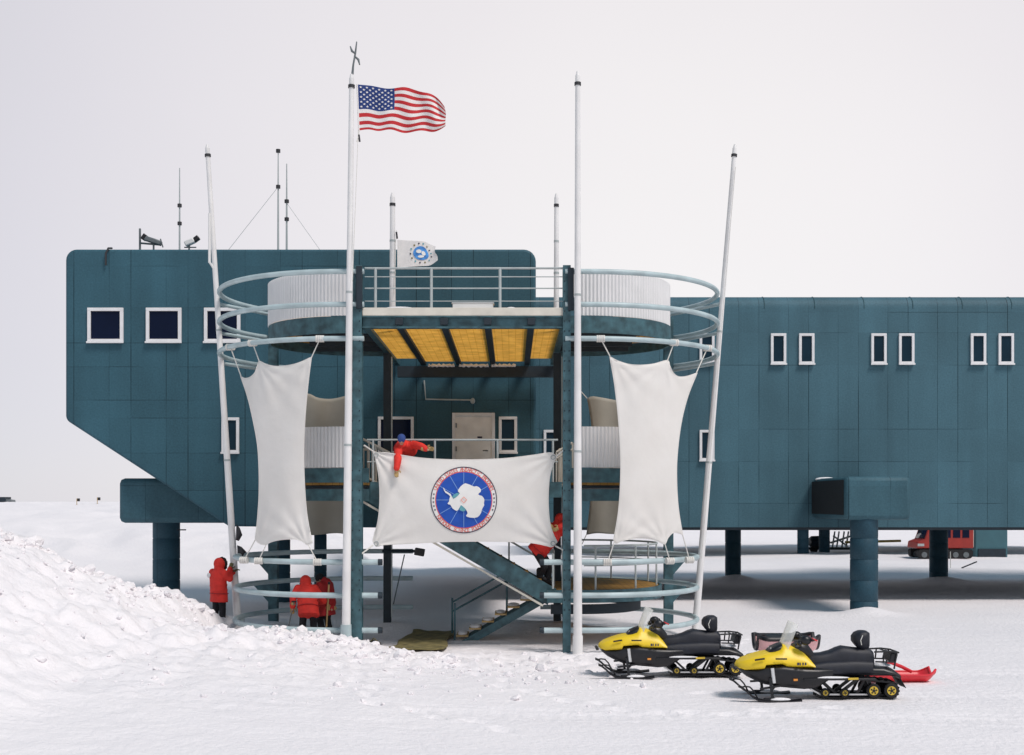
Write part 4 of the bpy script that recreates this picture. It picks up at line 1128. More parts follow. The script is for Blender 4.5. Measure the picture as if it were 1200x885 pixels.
# ------------------------------------------------------------------ things on the roof
ROOF = WZ(292, YL) + 0.0
def antenna(label, px, ytop, Y, collars, r=0.032, guy=None):
    b = Vector((WX(px, Y), Y, ROOF)); t = thing('antenna', label, 'antenna', b, 'rooftop antennas')
    zt = WZ(ytop, Y); m = MB(); m.tube([b, (b.x, Y, b.z + (zt - b.z) * 0.5), (b.x, Y, zt)], [r, r * 0.8, r * 0.45], 8); m.build('mast', M['rail'], t)
    for c in collars:
        m = MB(); z = WZ(c, Y); m.tube([(b.x, Y, z - 0.05), (b.x, Y, z + 0.05)], r + 0.035, 10); m.build('collar', M['cable'], t)
    if guy: 
        MB().tube([W(px, guy[0], Y), Vector((WX(guy[1], Y), Y, ROOF))], 0.007, 5).build("guy_wire", M["rail"], t)
    return t
antenna('thin rooftop whip antenna with two dark collars standing alone at left', 210.5, 197, 38.5, (241, 262))
antenna('straight pale rooftop mast with dark knob on top, guyed to the left', 326, 176, 38.5, (177, 219), 0.034, (219, 257))
antenna('grey tapered rooftop antenna just right of the guyed mast', 336, 192, 38.6, (236, 257), 0.036, (238, 385))
t = thing('roof_floodlight', 'long tilted rooftop lamp beside a short post near the left corner', 'floodlight', Vector((WX(176, 38), 38, ROOF)))
m = MB(); m.tube([Vector((WX(164, 38), 38, ROOF)), W(164, 268, 38)], 0.035, 8); m.tube([W(164, 285, 38), W(188, 287, 38)], 0.03, 8); m.tube([W(180, 285, 38), Vector((WX(180, 38), 38, ROOF))], 0.03, 8); m.tube([W(188, 280, 38), W(191, 290, 38)], 0.02, 8); m.build('bracket', M['metalgrey'], t)
MB().bar(W(169, 279, 38), W(189, 285.5, 38), 0.22, 0.15).build('lamp_body', M['metalgrey'], t, bevel=0.03)
MB().bar(W(167.5, 277, 38), W(171, 279.5, 38), 0.25, 0.19).build('lamp_end', M['black'], t, bevel=0.02)
t = thing('roof_camera', 'small pale rooftop camera tilted upward right of the whip antenna', 'camera', Vector((WX(222, 38), 38, ROOF)))
m = MB(); m.tube([Vector((WX(221, 38), 38, ROOF)), W(222, 285, 38)], 0.03, 8); m.tube([W(216, 290, 38), W(230, 290, 38)], 0.02, 8); m.build('bracket', M['metalgrey'], t)
MB().bar(W(217, 286.5, 38), W(228, 281.5, 38), 0.2, 0.16).build('housing', M['white'], t, bevel=0.03)
MB().bar(W(227, 282.5, 38), W(233, 278, 38), 0.17, 0.14).build('lens', M['black'], t, bevel=0.02)
# white box on the deck edge
t = thing('equipment_box', 'low white box lying on the edge of the upper deck under the railing', 'box', Vector((WX(554, 28.8), 28.8, ZD)))
MB().box(WX(530.5, 28.7), WX(578, 28.7), 28.62, 28.95, ZD + 0.002, ZD + 0.125).build('case', M['white'], t, bevel=0.015)
MB().box(WX(530, 28.7) - 0.01, WX(578.5, 28.7) + 0.01, 28.61, 28.96, ZD + 0.127, ZD + 0.15).build('lid', M['white'], t, bevel=0.006)

# ------------------------------------------------------------------ people
def V(*a): return Vector(a)
def frame(d, up=(0, 0, 1)):
    d = Vector(d).normalized(); u = Vector(up); r = d.cross(u)
    if r.length < 1e-3: r = Vector((1, 0, 0))
    r.normalize(); u = r.cross(d).normalized()
    return Matrix((r, d, u)).transposed()      # columns: right, forward, up
def hand_mesh(w, d, side_dir, curl=0.6, s=1.0):
    """palm, four bent fingers of unequal length and a thumb from the palm's side"""
    m = MB(); d = Vector(d).normalized(); sd = Vector(side_dir); sd = (sd - d * sd.dot(d)).normalized(); nrm = d.cross(sd)
    pc = Vector(w) + d * 0.05 * s
    m.ellipsoid(pc, (0.048*s, 0.058*s, 0.024*s), Matrix((sd, d, nrm)).transposed(), 12, 8)
    for k, ln in enumerate((0.075, 0.088, 0.082, 0.064)):
        b = pc + d * 0.042 * s + sd * (0.033 - 0.022 * k) * s
        c1 = b + (d * math.cos(curl*0.5) + nrm * math.sin(curl*0.5)) * ln * 0.5 * s
        c2 = c1 + (d * math.cos(curl*1.3) + nrm * math.sin(curl*1.3)) * ln * 0.5 * s
        m.capsule(b, c1, 0.0125*s, 0.0118*s, 8); m.capsule(c1, c2, 0.0118*s, 0.0105*s, 8)
    b = pc - d * 0.02 * s + sd * 0.036 * s; c1 = b + (sd * 0.75 + d * 0.55 + nrm * 0.25).normalized() * 0.045 * s; c2 = c1 + (d * 0.85 + sd * 0.2 + nrm * 0.45).normalized() * 0.035 * s
    m.capsule(b, c1, 0.015*s, 0.0135*s, 8); m.capsule(c1, c2, 0.0135*s, 0.011*s, 8)
    return m
def person(label, J, parka='parka', glove='glove', hood=True, cap=None, face=True, ruff=True, patch=False, hem=0.30, group='workers in red parkas'):
    pel, che, nk, hd, fw = (Vector(J[k]) for k in ('pelvis', 'chest', 'neck', 'head', 'face'))
    base = Vector(J.get('base', (pel.x, pel.y, min(J['ankle_l'][2], J['ankle_r'][2]))))
    t = thing('person', label, 'person', base, group)
    up_t = (nk - pel).normalized(); right = Vector(J['right']).normalized()
    fwd = up_t.cross(right).normalized()
    # body under the clothes
    m = MB()
    m.capsule(pel, che, 0.13, 0.15); m.capsule(che, nk, 0.14, 0.06); m.capsule(nk, hd, 0.058, 0.06)
    HR = frame(fw, (0, 0, 1) if abs(fw.normalized().z) < 0.9 else up_t)
    m.ellipsoid(hd, (0.076, 0.098, 0.115), HR)
    f_ = HR.col[1]; u_ = HR.col[2]; r_ = HR.col[0]
    m.capsule(hd + f_*0.085 + u_*0.01, hd + f_*0.115 - u_*0.03, 0.012, 0.018, 8)        # nose
    m.ellipsoid(hd + f_*0.055 - u_*0.075, (0.045, 0.045, 0.04), HR)                       # chin
    for s in (-1, 1): m.ellipsoid(hd + r_*s*0.078, (0.012, 0.024, 0.034), HR, 8, 6)       # ears
    for s in ('l', 'r'):
        sh, el, wr, hp, kn, an, to = (Vector(J[k + '_' + s]) for k in ('shoulder', 'elbow', 'wrist', 'hip', 'knee', 'ankle', 'toe'))
        m.capsule(sh, el, 0.05, 0.042); m.capsule(el, wr, 0.042, 0.03); m.capsule(wr, wr + (wr - el).normalized()*0.08, 0.03, 0.03)
        m.capsule(che, sh, 0.08, 0.06); m.capsule(pel, hp, 0.1, 0.09)
        m.capsule(hp, kn, 0.085, 0.06); m.capsule(kn, an, 0.058, 0.042); m.capsule(an, to, 0.045, 0.035)
    m.build('body', M['skin'], t, remesh=0.016, smo=3)
    if face:
        m = MB()
        for s in (-1, 1): m.ellipsoid(hd + f_*0.088 + r_*s*0.032 + u_*0.012, (0.013, 0.008, 0.009), HR, 8, 6)
        m.build('eyes', M['edark'], t)
        m = MB(); m.ellipsoid(hd + f_*0.094 - u_*0.052, (0.024, 0.008, 0.007), HR, 10, 6); m.build('mouth', M['ered'], t)
    # trousers
    m = MB(); m.ellipsoid(pel, (0.17, 0.14, 0.15), frame(fwd, up_t))
    for s in ('l', 'r'):
        hp, kn, an = (Vector(J[k + '_' + s]) for k in ('hip', 'knee', 'ankle'))
        m.capsule(hp, kn, 0.112, 0.088); m.capsule(kn, an + (kn-an).normalized()*0.06, 0.09, 0.082)
        m.ellipsoid(an.lerp(kn, 0.3), (0.092, 0.09, 0.04))
    m.build('trousers', M['trouser'], t, remesh=0.018, smo=3)
    for s in ('l', 'r'):
        an, to = Vector(J['ankle_' + s]), Vector(J['toe_' + s]); m = MB()
        m.capsule(an + V(0,0,0.16), an, 0.075, 0.07); m.capsule(an + V(0,0,-0.01), to, 0.068, 0.058)
        m.ellipsoid(an + V(0,0,-0.045) + (an-to).normalized()*0.02, (0.06, 0.06, 0.04))
        m.build('boot', M['boot'], t, remesh=0.016, smo=2)
    # parka
    m = MB(); secs = []; hemp = pel - up_t * hem
    spine = [(hemp, 0.265, 0.20), (pel - up_t*0.06, 0.255, 0.195), (pel.lerp(che, 0.45), 0.245, 0.19), (che, 0.255, 0.185), (che.lerp(nk, 0.55), 0.235, 0.165), (che.lerp(nk, 0.9), 0.14, 0.12), (nk + up_t*0.02, 0.10, 0.10)]
    for c, a, b in spine:
        secs.append([c + right*(a*math.cos(2*PI*k/24)) + fwd*(b*math.sin(2*PI*k/24)) for k in range(24)])
    m.loft(secs)
    for s in ('l', 'r'):
        sh, el, wr = (Vector(J[k + '_' + s]) for k in ('shoulder', 'elbow', 'wrist'))
        m.capsule(che.lerp(nk, 0.35), sh, 0.13, 0.105); m.capsule(sh, el, 0.105, 0.088); m.capsule(el, wr, 0.088, 0.072)
        for f in (0.3, 0.62): c = sh.lerp(el, f); m.ellipsoid(c, (0.103, 0.103, 0.06))
        c = el.lerp(wr, 0.9); m.ellipsoid(c, (0.08, 0.08, 0.05))
    for f in (0.15, 0.5): c = pel.lerp(che, f); m.ellipsoid(c, (0.262, 0.205, 0.07), frame(fwd, up_t))
    if hood:
        m.ellipsoid(hd - f_*0.045 + u_*0.025, (0.142, 0.15, 0.165), HR); m.capsule(nk - up_t*0.02, hd - f_*0.05, 0.135, 0.125)
    else:
        m.ellipsoid(nk - f_*0.10 - up_t*0.03, (0.15, 0.085, 0.10), HR); m.capsule(nk - up_t*0.04, nk + up_t*0.05, 0.115, 0.1)
    pk = m.build('parka', M[parka], t, remesh=0.017, smo=4)
    if hood and ruff:
        m = MB(); n = 26; c = hd + f_*0.075 + u_*0.005; pts = []
        for k in range(n):
            a = 2*PI*k/n; pts.append(c + r_*(0.118*math.cos(a)) + u_*(0.142*math.sin(a)) + f_*(0.012*math.sin(3*a)))
        m.tube(pts, [0.036 + 0.008*math.sin(k*2.3) for k in range(n)], 8, closed=True); m.build('hood_ruff', M['fur'], pk)
    if cap:
        m = MB(); m.ellipsoid(hd + u_*0.045 - f_*0.01, (0.098, 0.115, 0.095), HR); m.capsule(hd + u_*0.03 + f_*0.02, hd + u_*0.03 - f_*0.03, 0.095, 0.098)
        m.build('knit_cap', M[cap], t, remesh=0.012, smo=2)
    # belt line and white patch on the back
    m = MB(); c = che.lerp(nk, 0.25) - fwd*0.185 - right*0.15
    if patch:     m.ellipsoid(c, (0.065, 0.025, 0.065), frame(fwd, up_t)); m.build('patch', M['patch'], pk)
    m = MB(); pts = [pel - up_t*0.02 + right*(0.262*math.cos(2*PI*k/28)) + fwd*(0.208*math.sin(2*PI*k/28)) for k in range(28)]
    m.tube(pts, 0.012, 6, closed=True); m.build('drawcord', M['parka_dark'], pk)
    for s in ('l', 'r'):
        el, wr = Vector(J['elbow_' + s]), Vector(J['wrist_' + s]); d = J.get('hand_' + s, tuple(wr - el)); sd = J.get('thumb_' + s, (0, 0, 1))
        g = hand_mesh(wr, d, sd, J.get('curl_' + s, 0.7), 1.18); g.capsule(wr - Vector(d).normalized()*0.07, wr + Vector(d).normalized()*0.02, 0.055, 0.045)
        g.build('glove', M[glove], t, remesh=0.0085, smo=1)
    return t

# worker at the leaning pole (seen from behind, hood up, hand on the pole)
b = V(-7.50, 31.45, 0.0); b.z = gz(b.x, b.y)
zf = WZ(733, 31.45)
J = dict(pelvis=b*1 + V(0.0, 0, 0), chest=0, neck=0, head=0, face=(0.55, 0.75, 0.25), right=(0.78, -0.62, 0))
o = V(b.x, b.y, zf)
J.update(pelvis=o + V(0, 0, 0.84), chest=o + V(-0.03, 0.02, 1.22), neck=o + V(-0.01, 0.04, 1.44), head=o + V(0.03, 0.08, 1.56), base=tuple(o))
rt = V(0.80, -0.60, 0).normalized(); J['right'] = rt
J.update(shoulder_l=J['chest'] - rt*0.20 + V(0, 0, 0.13), elbow_l=J['chest'] - rt*0.14 + V(0.16, 0.26, -0.06), wrist_l=o + V(0.28, 0.34, 1.34), thumb_l=(0, -1, 0.3),
         shoulder_r=J['chest'] + rt*0.20 + V(0, 0, 0.13), elbow_r=o + V(0.30, -0.10, 1.20), wrist_r=o + V(0.27, 0.05, 1.44), hand_r=(0.25, 0.2, 0.9), thumb_r=(1, 0.2, 0), curl_r=1.0,
         hip_l=J['pelvis'] - rt*0.10 - V(0, 0, 0.05), hip_r=J['pelvis'] + rt*0.10 - V(0, 0, 0.05),
         knee_l=o + V(-0.10, 0.09, 0.45), knee_r=o + V(0.10, -0.03, 0.45), ankle_l=o + V(-0.13, 0.0, 0.08), ankle_r=o + V(0.11, -0.10, 0.05), toe_l=o + V(-0.20, 0.05, 0.04), toe_r=o + V(0.24, 0.0, 0.02))
person('person in hooded red parka gripping the foot of the leaning pole', J, glove='darkglove', patch=True, hem=0.24)
ground_bumps = []

# two workers inside the loops
def dig(label, o, tilt, rt, fw, J2, **kw):
    J = dict(base=tuple(o), right=rt, face=fw, pelvis=o + V(0, 0, 0.82)); rt = V(*rt).normalized()
    J['chest'] = J['pelvis'] + V(*tilt)*0.38; J['neck'] = J['pelvis'] + V(*tilt)*0.58; J['head'] = J['neck'] + (V(*tilt)*0.6 + V(*fw)*0.5).normalized()*0.14
    J.update(shoulder_l=J['chest'] - rt*0.20 + V(*tilt)*0.12, shoulder_r=J['chest'] + rt*0.20 + V(*tilt)*0.12,
             hip_l=J['pelvis'] - rt*0.10 - V(0, 0, 0.05), hip_r=J['pelvis'] + rt*0.10 - V(0, 0, 0.05))
    fy = V(0, 0, 1).cross(rt)
    J.update(knee_l=o - rt*0.13 + fy*0.08 + V(0, 0, 0.44), knee_r=o + rt*0.13 + fy*0.06 + V(0, 0, 0.44), ankle_l=o - rt*0.15 + V(0, 0, 0.08), ankle_r=o + rt*0.14 + V(0, 0, 0.08),
             toe_l=o - rt*0.17 + fy*0.15 + V(0, 0, 0.04), toe_r=o + rt*0.17 + fy*0.15 + V(0, 0, 0.04))
    J.update(J2); return person(label, J, **kw), J
o2 = V(WX(361, 30.3), 30.3, WZ(748, 30.3))
o2.z = 0.10
t2 = (-0.16, 0.42, 0.85)
wl = W(343, 711, 30.35)
p2, J2 = dig('person in bright red parka seen from behind, bent over a shovel', o2, t2, (1, 0.12, 0), (-0.1, 0.7, -0.5),
    dict(elbow_l=W(343.5, 700, 30.45), wrist_l=wl, hand_l=(-0.1, 0.2, -0.9), thumb_l=(1, 0.3, 0), curl_l=1.2,
         elbow_r=o2 + V(0.33, 0.35, 0.92), wrist_r=o2 + V(0.12, 0.55, 0.85), thumb_r=(0, 0, 1)), hem=0.26)
o3 = V(WX(382, 31.0), 31.0, 0.10)
wr3 = W(384, 700, 30.75)
p3, J3 = dig('person in darker red parka and black cap holding a long upright pole', o3, (-0.10, 0.16, 0.93), (0.5, 0.86, 0), (-0.9, -0.1, -0.35),
    dict(elbow_l=W(378, 706, 30.8), wrist_l=wr3 + V(-0.09, -0.02, 0), hand_l=(0.9, -0.1, 0.1), thumb_l=(0, 0, 1), curl_l=1.3,
         elbow_r=W(390, 706, 31.05), wrist_r=wr3 + V(0.10, 0.05, -0.28), hand_r=(-0.8, -0.35, 0), thumb_r=(0, 0, 1), curl_r=1.3), parka='parka_dark', hood=False, cap='blackcap', hem=0.30)
# shovel and pole
sh = thing('snow_shovel', 'snow shovel with grey handle held low by the bent worker', 'shovel', W(340, 737, 30.3))
a, c = W(344.5, 706, 30.3), W(338, 735, 30.35)
MB().tube([a, c], 0.017, 8).build('shaft', M['metalgrey'], sh)
MB().tube([a + V(-0.06, 0, 0.02), a + V(0.06, 0, 0.02)], 0.018, 8).build('grip', M['black'], sh)
u = (c - a).normalized(); m = MB(); m.grid(lambda s, q: c + u*(q*0.26) + V((s-0.5)*0.24, 0.06*(2*(s-0.5))**2, 0), 8, 6); m.build('blade', M['chrome'], sh, solid=0.006)
st = thing('wooden_pole', 'long pale wooden tool handle held upright by the worker in black cap', 'pole', W(383, 734, 30.75))
MB().tube([W(385.5, 684, 30.75), W(382.5, 735, 30.7)], 0.022, 8).build('shaft', M['wood'], st)
MB().tube([W(385.6, 682, 30.75), W(385.5, 685, 30.75)], 0.032, 8).build('grip', M['black'], st)

# worker leaning over the banner
o = V(WX(474, 29.55), 29.55, 3.97)
J = dict(base=tuple(o), right=(-1, 0.05, 0), face=(0.12, -0.88, -0.38), pelvis=o + V(0.0, 0.02, 0.80), chest=o + V(0.04, -0.40, 1.00))
J['neck'] = W(472, 521.5, 29.0); J['head'] = W(470.5, 515.5, 28.86)
J['chest'] = W(477, 527.5, 29.2)
J.update(shoulder_r=W(467, 526, 28.98), elbow_r=W(466, 541, 28.62), wrist_r=W(464.8, 549, 28.58), hand_r=(-0.02, -0.05, -1), thumb_r=(1, 0, 0), curl_r=0.3,
         shoulder_l=W(485, 521.5, 29.02), elbow_l=W(493, 523, 28.80), wrist_l=W(499, 526, 28.70), hand_l=(1, -0.15, 0), thumb_l=(0, -0.3, 1), curl_l=0.5,
         hip_l=o + V(0.09, 0, 0.82), hip_r=o + V(-0.11, 0, 0.82), knee_l=o + V(0.12, 0.02, 0.46), knee_r=o + V(-0.12, 0.04, 0.46), ankle_l=o + V(0.12, 0.10, 0.08), ankle_r=o + V(-0.12, 0.12, 0.08), toe_l=o + V(0.14, -0.08, 0.05), toe_r=o + V(-0.13, -0.06, 0.05))
person('person in red parka and blue cap leaning over the emblem banner with tan gloves', J, hood=False, cap='bluecap', hem=0.16)

# worker on the stairs behind the banner's corner
o = V(0.62, 30.25, 1.62)
J = dict(base=tuple(o), right=(0.75, -0.66, 0), face=(-0.2, -0.75, -0.5), pelvis=W(632, 643, 30.25), chest=W(645, 627, 30.2))
J['neck'] = W(653, 616, 30.15); J['head'] = W(656.5, 611, 30.1)
rt = V(0.66, -0.3, -0.1).normalized(); J['right'] = (0.66, 0.1, -0.6)
J.update(shoulder_l=W(643, 616, 30.25), elbow_l=W(650, 630, 30.0), wrist_l=W(648.5, 622, 29.85), thumb_l=(0, 0, 1), shoulder_r=W(657, 624, 30.2), elbow_r=W(662, 613, 30.0), wrist_r=W(655, 618, 29.8), thumb_r=(0, 0, 1),
         hip_l=W(628, 645, 30.2), hip_r=W(634, 648, 30.3), knee_l=W(638, 664, 30.1), knee_r=W(644, 664, 30.3), ankle_l=W(632, 676, 30.2), ankle_r=W(641, 681, 30.35), toe_l=W(638, 679, 30.0), toe_r=W(647, 684, 30.2))
person('person in red parka crouching on the stairs behind the banner corner', J, hood=True, ruff=False, hem=0.16)

# ------------------------------------------------------------------ snowmobiles
def snowmobile(loc):
    t = thing('snowmobile', 'x', 'snowmobile', (0, 0, 0), 'yellow and black snowmobiles')
    def S(st, e=2.6, n=22): return MB().loft([superring(*s, n=n, e=e) for s in st])
    hood = S([(0.335, 0.585, 0.635, 0.12, 0.09), (0.37, 0.560, 0.675, 0.21, 0.17), (0.45, 0.535, 0.72, 0.31, 0.27), (0.60, 0.545, 0.775, 0.38, 0.33), (0.72, 0.555, 0.81, 0.42, 0.35), (0.775, 0.565, 0.825, 0.44, 0.35), (0.80, 0.628, 0.83, 0.445, 0.34), (1.00, 0.645, 0.865, 0.46, 0.31),
              (1.09, 0.648, 0.905, 0.465, 0.28), (1.135, 0.625, 0.99, 0.465, 0.23), (1.17, 0.598, 1.0, 0.465, 0.22), (1.30, 0.592, 0.955, 0.46, 0.24), (1.42, 0.592, 0.90, 0.45, 0.26), (1.52, 0.594, 0.83, 0.44, 0.29), (1.60, 0.597, 0.74, 0.43, 0.33), (1.665, 0.60, 0.645, 0.42, 0.38)], 4.2, 28).build('hood', M['yellow'], t, smooth=38)
    for s in (-1, 1):
        MB().bar((0.60, s*0.385, 0.735), (0.77, s*0.415, 0.765), 0.02, 0.03).build('vent', M['black'], hood, bevel=0.004)
        MB().bar((0.95, s*0.455, 0.765), (1.15, s*0.462, 0.765), 0.02, 0.026).build('vent', M['black'], hood, bevel=0.004)
        m = MB(); 
        for k, w in enumerate((0.045, 0.02, 0.03, 0.03)): m.box(1.33 + k*0.045, 1.33 + k*0.045 + w*0.8, s*0.452 - 0.012, s*0.452 + 0.012, 0.655, 0.70)
        m.build('decal', M['edark'], hood)
    m = MB(); m.loft([superring(x, a, b, w, w2, 18, 2.4) for x, a, b, w, w2 in ((0.90, 0.83, 0.87, 0.20, 0.16), (0.96, 0.82, 0.94, 0.23, 0.19), (1.06, 0.83, 0.985, 0.24, 0.19), (1.13, 0.86, 1.01, 0.22, 0.17))]); m.build('headlamp_cowl', M['black'], t)
    for s in (-1, 1): MB().ellipsoid((0.955, s*0.09, 0.885), (0.03, 0.06, 0.04)).build('headlight', M['chrome'], t)
    MB().loft([superring(x, a, b, w*0.9, w, 26, 4.5) for x, a, b, w in ((0.38, 0.52, 0.56, 0.22), (0.50, 0.42, 0.56, 0.31), (0.66, 0.34, 0.57, 0.37), (0.80, 0.285, 0.63, 0.42), (1.1, 0.235, 0.652, 0.445), (1.5, 0.20, 0.61, 0.44), (1.72, 0.22, 0.60, 0.42), (1.90, 0.33, 0.585, 0.36), (2.0, 0.40, 0.57, 0.32))]).build('belly_pan', M['black'], t, smooth=40)
    MB().loft([superring(x, a, b, w, w*0.85, 20, 4) for x, a, b, w in ((1.66, 0.46, 0.66, 0.33), (1.9, 0.44, 0.70, 0.33), (2.4, 0.44, 0.72, 0.31), (2.72, 0.44, 0.70, 0.29))]).build('side_panel', M['seatblack'], t, smooth=40)
    MB().bar((0.30, -0.2, 0.565), (0.30, 0.2, 0.565), 0.06, 0.05).build('front_bumper', M['black'], t, bevel=0.015)
    # windshield: bent clear sheet
    m = MB(); m.grid(lambda u, v: (1.10 + 0.10*(2*abs(u-0.5))**2 + v*0.17 + 0.05*v*(2*abs(u-0.5))**2, (u-0.5)*2*(0.27 - 0.10*v*v), 0.94 + v*0.46 - 0.06*(2*abs(u-0.5))**2), 14, 10)
    ws = m.build('windshield', M['shield'], t, smooth=80, solid=0.008)
    m = MB(); m.tube([(1.10 + 0.10*(2*abs(u-0.5))**2 - 0.005, (u-0.5)*2*0.272, 0.94 - 0.06*(2*abs(u-0.5))**2) for u in [k/12 for k in range(13)]], 0.016, 6); m.build('seal', M['black'], ws)
    # console and handlebar
    MB().loft([superring(x, a, b, w, w*0.8, 16, 2.6) for x, a, b, w in ((1.36, 0.84, 0.99, 0.20), (1.46, 0.80, 1.04, 0.20), (1.58, 0.72, 1.02, 0.17), (1.70, 0.62, 0.86, 0.16))]).build('console', M['black'], t)
    m = MB(); m.tube([(1.56, -0.40, 1.10), (1.53, -0.25, 1.13), (1.50, 0, 1.08), (1.53, 0.25, 1.13), (1.56, 0.40, 1.10)], 0.018, 8); m.tube([(1.46, 0, 0.98), (1.50, 0, 1.08)], 0.03, 8)
    hb = m.build('handlebar', M['black'], t)
    for s in (-1, 1):
        MB().ellipsoid((1.50, s*0.36, 1.08), (0.10, 0.085, 0.085)).build('hand_guard', M['black'], hb)
        MB().capsule((1.57, s*0.32, 1.10), (1.60, s*0.43, 1.09), 0.026, 0.026).build('grip', M['rubber'], hb)
        MB().ellipsoid((1.40, s*0.33, 1.03), (0.05, 0.07, 0.05)).build('mirror', M['black'], hb)
    MB().tube([(1.60, -0.38, 1.12), (1.70, -0.36, 1.07)], 0.012, 6).build('lever', M['sledred'], hb)
    # seat
    MB().loft([superring(x, a, b, w, w2, 18, 3.2) for x, a, b, w, w2 in ((1.60, 0.56, 0.79, 0.18, 0.14), (1.68, 0.54, 0.815, 0.21, 0.16), (1.85, 0.52, 0.825, 0.22, 0.17), (2.0, 0.51, 0.865, 0.22, 0.17), (2.12, 0.51, 0.92, 0.22, 0.17), (2.22, 0.51, 0.95, 0.22, 0.17), (2.32, 0.51, 0.935, 0.22, 0.17), (2.48, 0.51, 0.915, 0.22, 0.18), (2.68, 0.52, 0.92, 0.22, 0.18), (2.76, 0.54, 0.86, 0.20, 0.16))]).build('seat', M['seatblack'], t, smooth=60)
    bk_ = MB().loft([[(2.40 + 0.16 + (0.155*math.copysign(abs(math.cos(a))**0.8, math.cos(a)))*sx + off, 0.20*math.copysign(abs(math.sin(a))**0.8, math.sin(a))*sy, z) for a in [2*PI*k/18 for k in range(18)]] for z, sx, sy, off in ((0.88, 0.5, 0.6, 0.06), (0.95, 0.8, 0.85, 0.03), (1.03, 1.0, 1.0, 0.0), (1.12, 1.0, 1.0, 0.0), (1.18, 0.85, 0.9, 0.02), (1.215, 0.45, 0.55, 0.03))])
    bko = bk_.build('backrest', M['seatblack'], t, smooth=60)
    MB().tube([(2.53, -0.19, 0.98), (2.51, -0.205, 1.06), (2.55, -0.19, 1.15)], 0.008, 6).build('piping', M['rope'], bko)
    MB().bar((2.62, -0.12, 0.6), (2.62, -0.12, 1.0), 0.04, 0.03).build('backrest_stay', M['black'], t)
    # tunnel, running boards, rack, flap
    MB().box(1.75, 3.10, -0.25, 0.25, 0.44, 0.545).build('tunnel', M['black'], t, bevel=0.02)
    for s in (-1, 1):
        MB().box(1.45, 2.72, s*0.34 - 0.10, s*0.34 + 0.10, 0.385, 0.42).build('running_board', M['black'], t, bevel=0.008)
        MB().bar((2.22, s*0.452, 0.415), (2.40, s*0.452, 0.420), 0.02, 0.035).build('decal', M['wheelyellow'], t)
        MB().bar((1.27, s*0.435, 0.395), (1.34, s*0.435, 0.397), 0.02, 0.035).build('side_marker', M['orangelight'], t)
        MB().tube([(0.93, s*0.44, 0.34), (0.90, s*0.425, 0.60)], 0.032, 10).build('shock_absorber', M['chrome'], t)
    MB().loft([superring(x, a, b, w, w*0.9, 16, 3) for x, a, b, w in ((2.68, 0.45, 0.60, 0.29), (2.9, 0.44, 0.60, 0.30), (3.08, 0.42, 0.56, 0.30), (3.20, 0.38, 0.47, 0.30))]).build('rear_cover', M['black'], t)
    m = MB(); m.grid(lambda u, v: (3.17 + 0.12*v + 0.01*math.sin(u*9), (u-0.5)*0.54, 0.43 - 0.20*v), 6, 6); m.build('snow_flap', M['rubber'], t, solid=0.012)
    m = MB()
    for s in (-1, 1):
        m.tube([(2.74, s*0.24, 0.86), (3.0, s*0.24, 0.87), (3.17, s*0.24, 0.85)], 0.016, 8); m.tube([(2.76, s*0.24, 0.69), (3.12, s*0.24, 0.68)], 0.014, 8); m.tube([(3.14, s*0.24, 0.85), (3.09, s*0.24, 0.56)], 0.016, 8); m.tube([(2.92, s*0.24, 0.87), (2.90, s*0.24, 0.70)], 0.014, 8)
    m.tube([(3.17, -0.24, 0.85), (3.17, 0.24, 0.85)], 0.016, 8); m.tube([(2.95, -0.24, 0.87), (2.95, 0.24, 0.87)], 0.014, 8)
    m.build('rear_rack', M['black'], t)
    tl = MB().bar((3.03, 0, 0.77), (3.15, 0, 0.74), 0.46, 0.17).build('tail_lamp', M['black'], t, bevel=0.02)
    for s in (-1, 1):
        MB().ellipsoid((1.95, s*0.36, 0.425), (0.32, 0.07, 0.022)).build('packed_snow', M['snowclump'], t)
        MB().ellipsoid((1.02, s*0.46, 0.055), (0.20, 0.055, 0.035)).build('packed_snow', M['snowclump'], t)
    MB().ellipsoid((2.95, 0.05, 0.60), (0.16, 0.2, 0.03)).build('packed_snow', M['snowclump'], t)
    # track loop
    path = []
    def arc(cx, cz, r, a0, a1, n):
        for k in range(n + 1):
            a = math.radians(a0 + (a1 - a0) * k / n); path.append((cx + r*math.cos(a), cz + r*math.sin(a)))
    arc(3.03, 0.185, 0.135, 80, -90, 14); arc(1.95, 0.13, 0.08, -90, -130, 5); arc(1.68, 0.36, 0.10, 215, 80, 10)
    P = [Vector((x, 0, z)) for x, z in path]; n = len(P); m = MB(); vs = []; fs = []
    dense = []
    for i in range(n):
        a, c = P[i], P[(i+1) % n]; k = max(1, int((c-a).length / 0.055))
        for j in range(k): dense.append(a.lerp(c, j/k))
    n = len(dense); cen = sum(dense, Vector()) / n
    for i in range(n):
        tg = (dense[(i+1) % n] - dense[i-1]).normalized(); nr = Vector((tg.z, 0, -tg.x))
        if nr.dot(dense[i] - cen) < 0: nr = -nr
        o_, i_ = dense[i] + nr * (0.032 if i % 2 else 0.010), dense[i] - nr * 0.012
        for q in (o_, i_):
            for y in (-0.25, 0.25): vs.append((q.x, y, q.z))
    for i in range(n):
        a = i*4; c = ((i+1) % n)*4
        fs += [(a, a+1, c+1, c), (a+3, a+2, c+2, c+3), (a+2, a, c, c+2), (a+1, a+3, c+3, c+1)]
    m.add(vs, fs); m.build('track', M['rubber'], t, smooth=20)
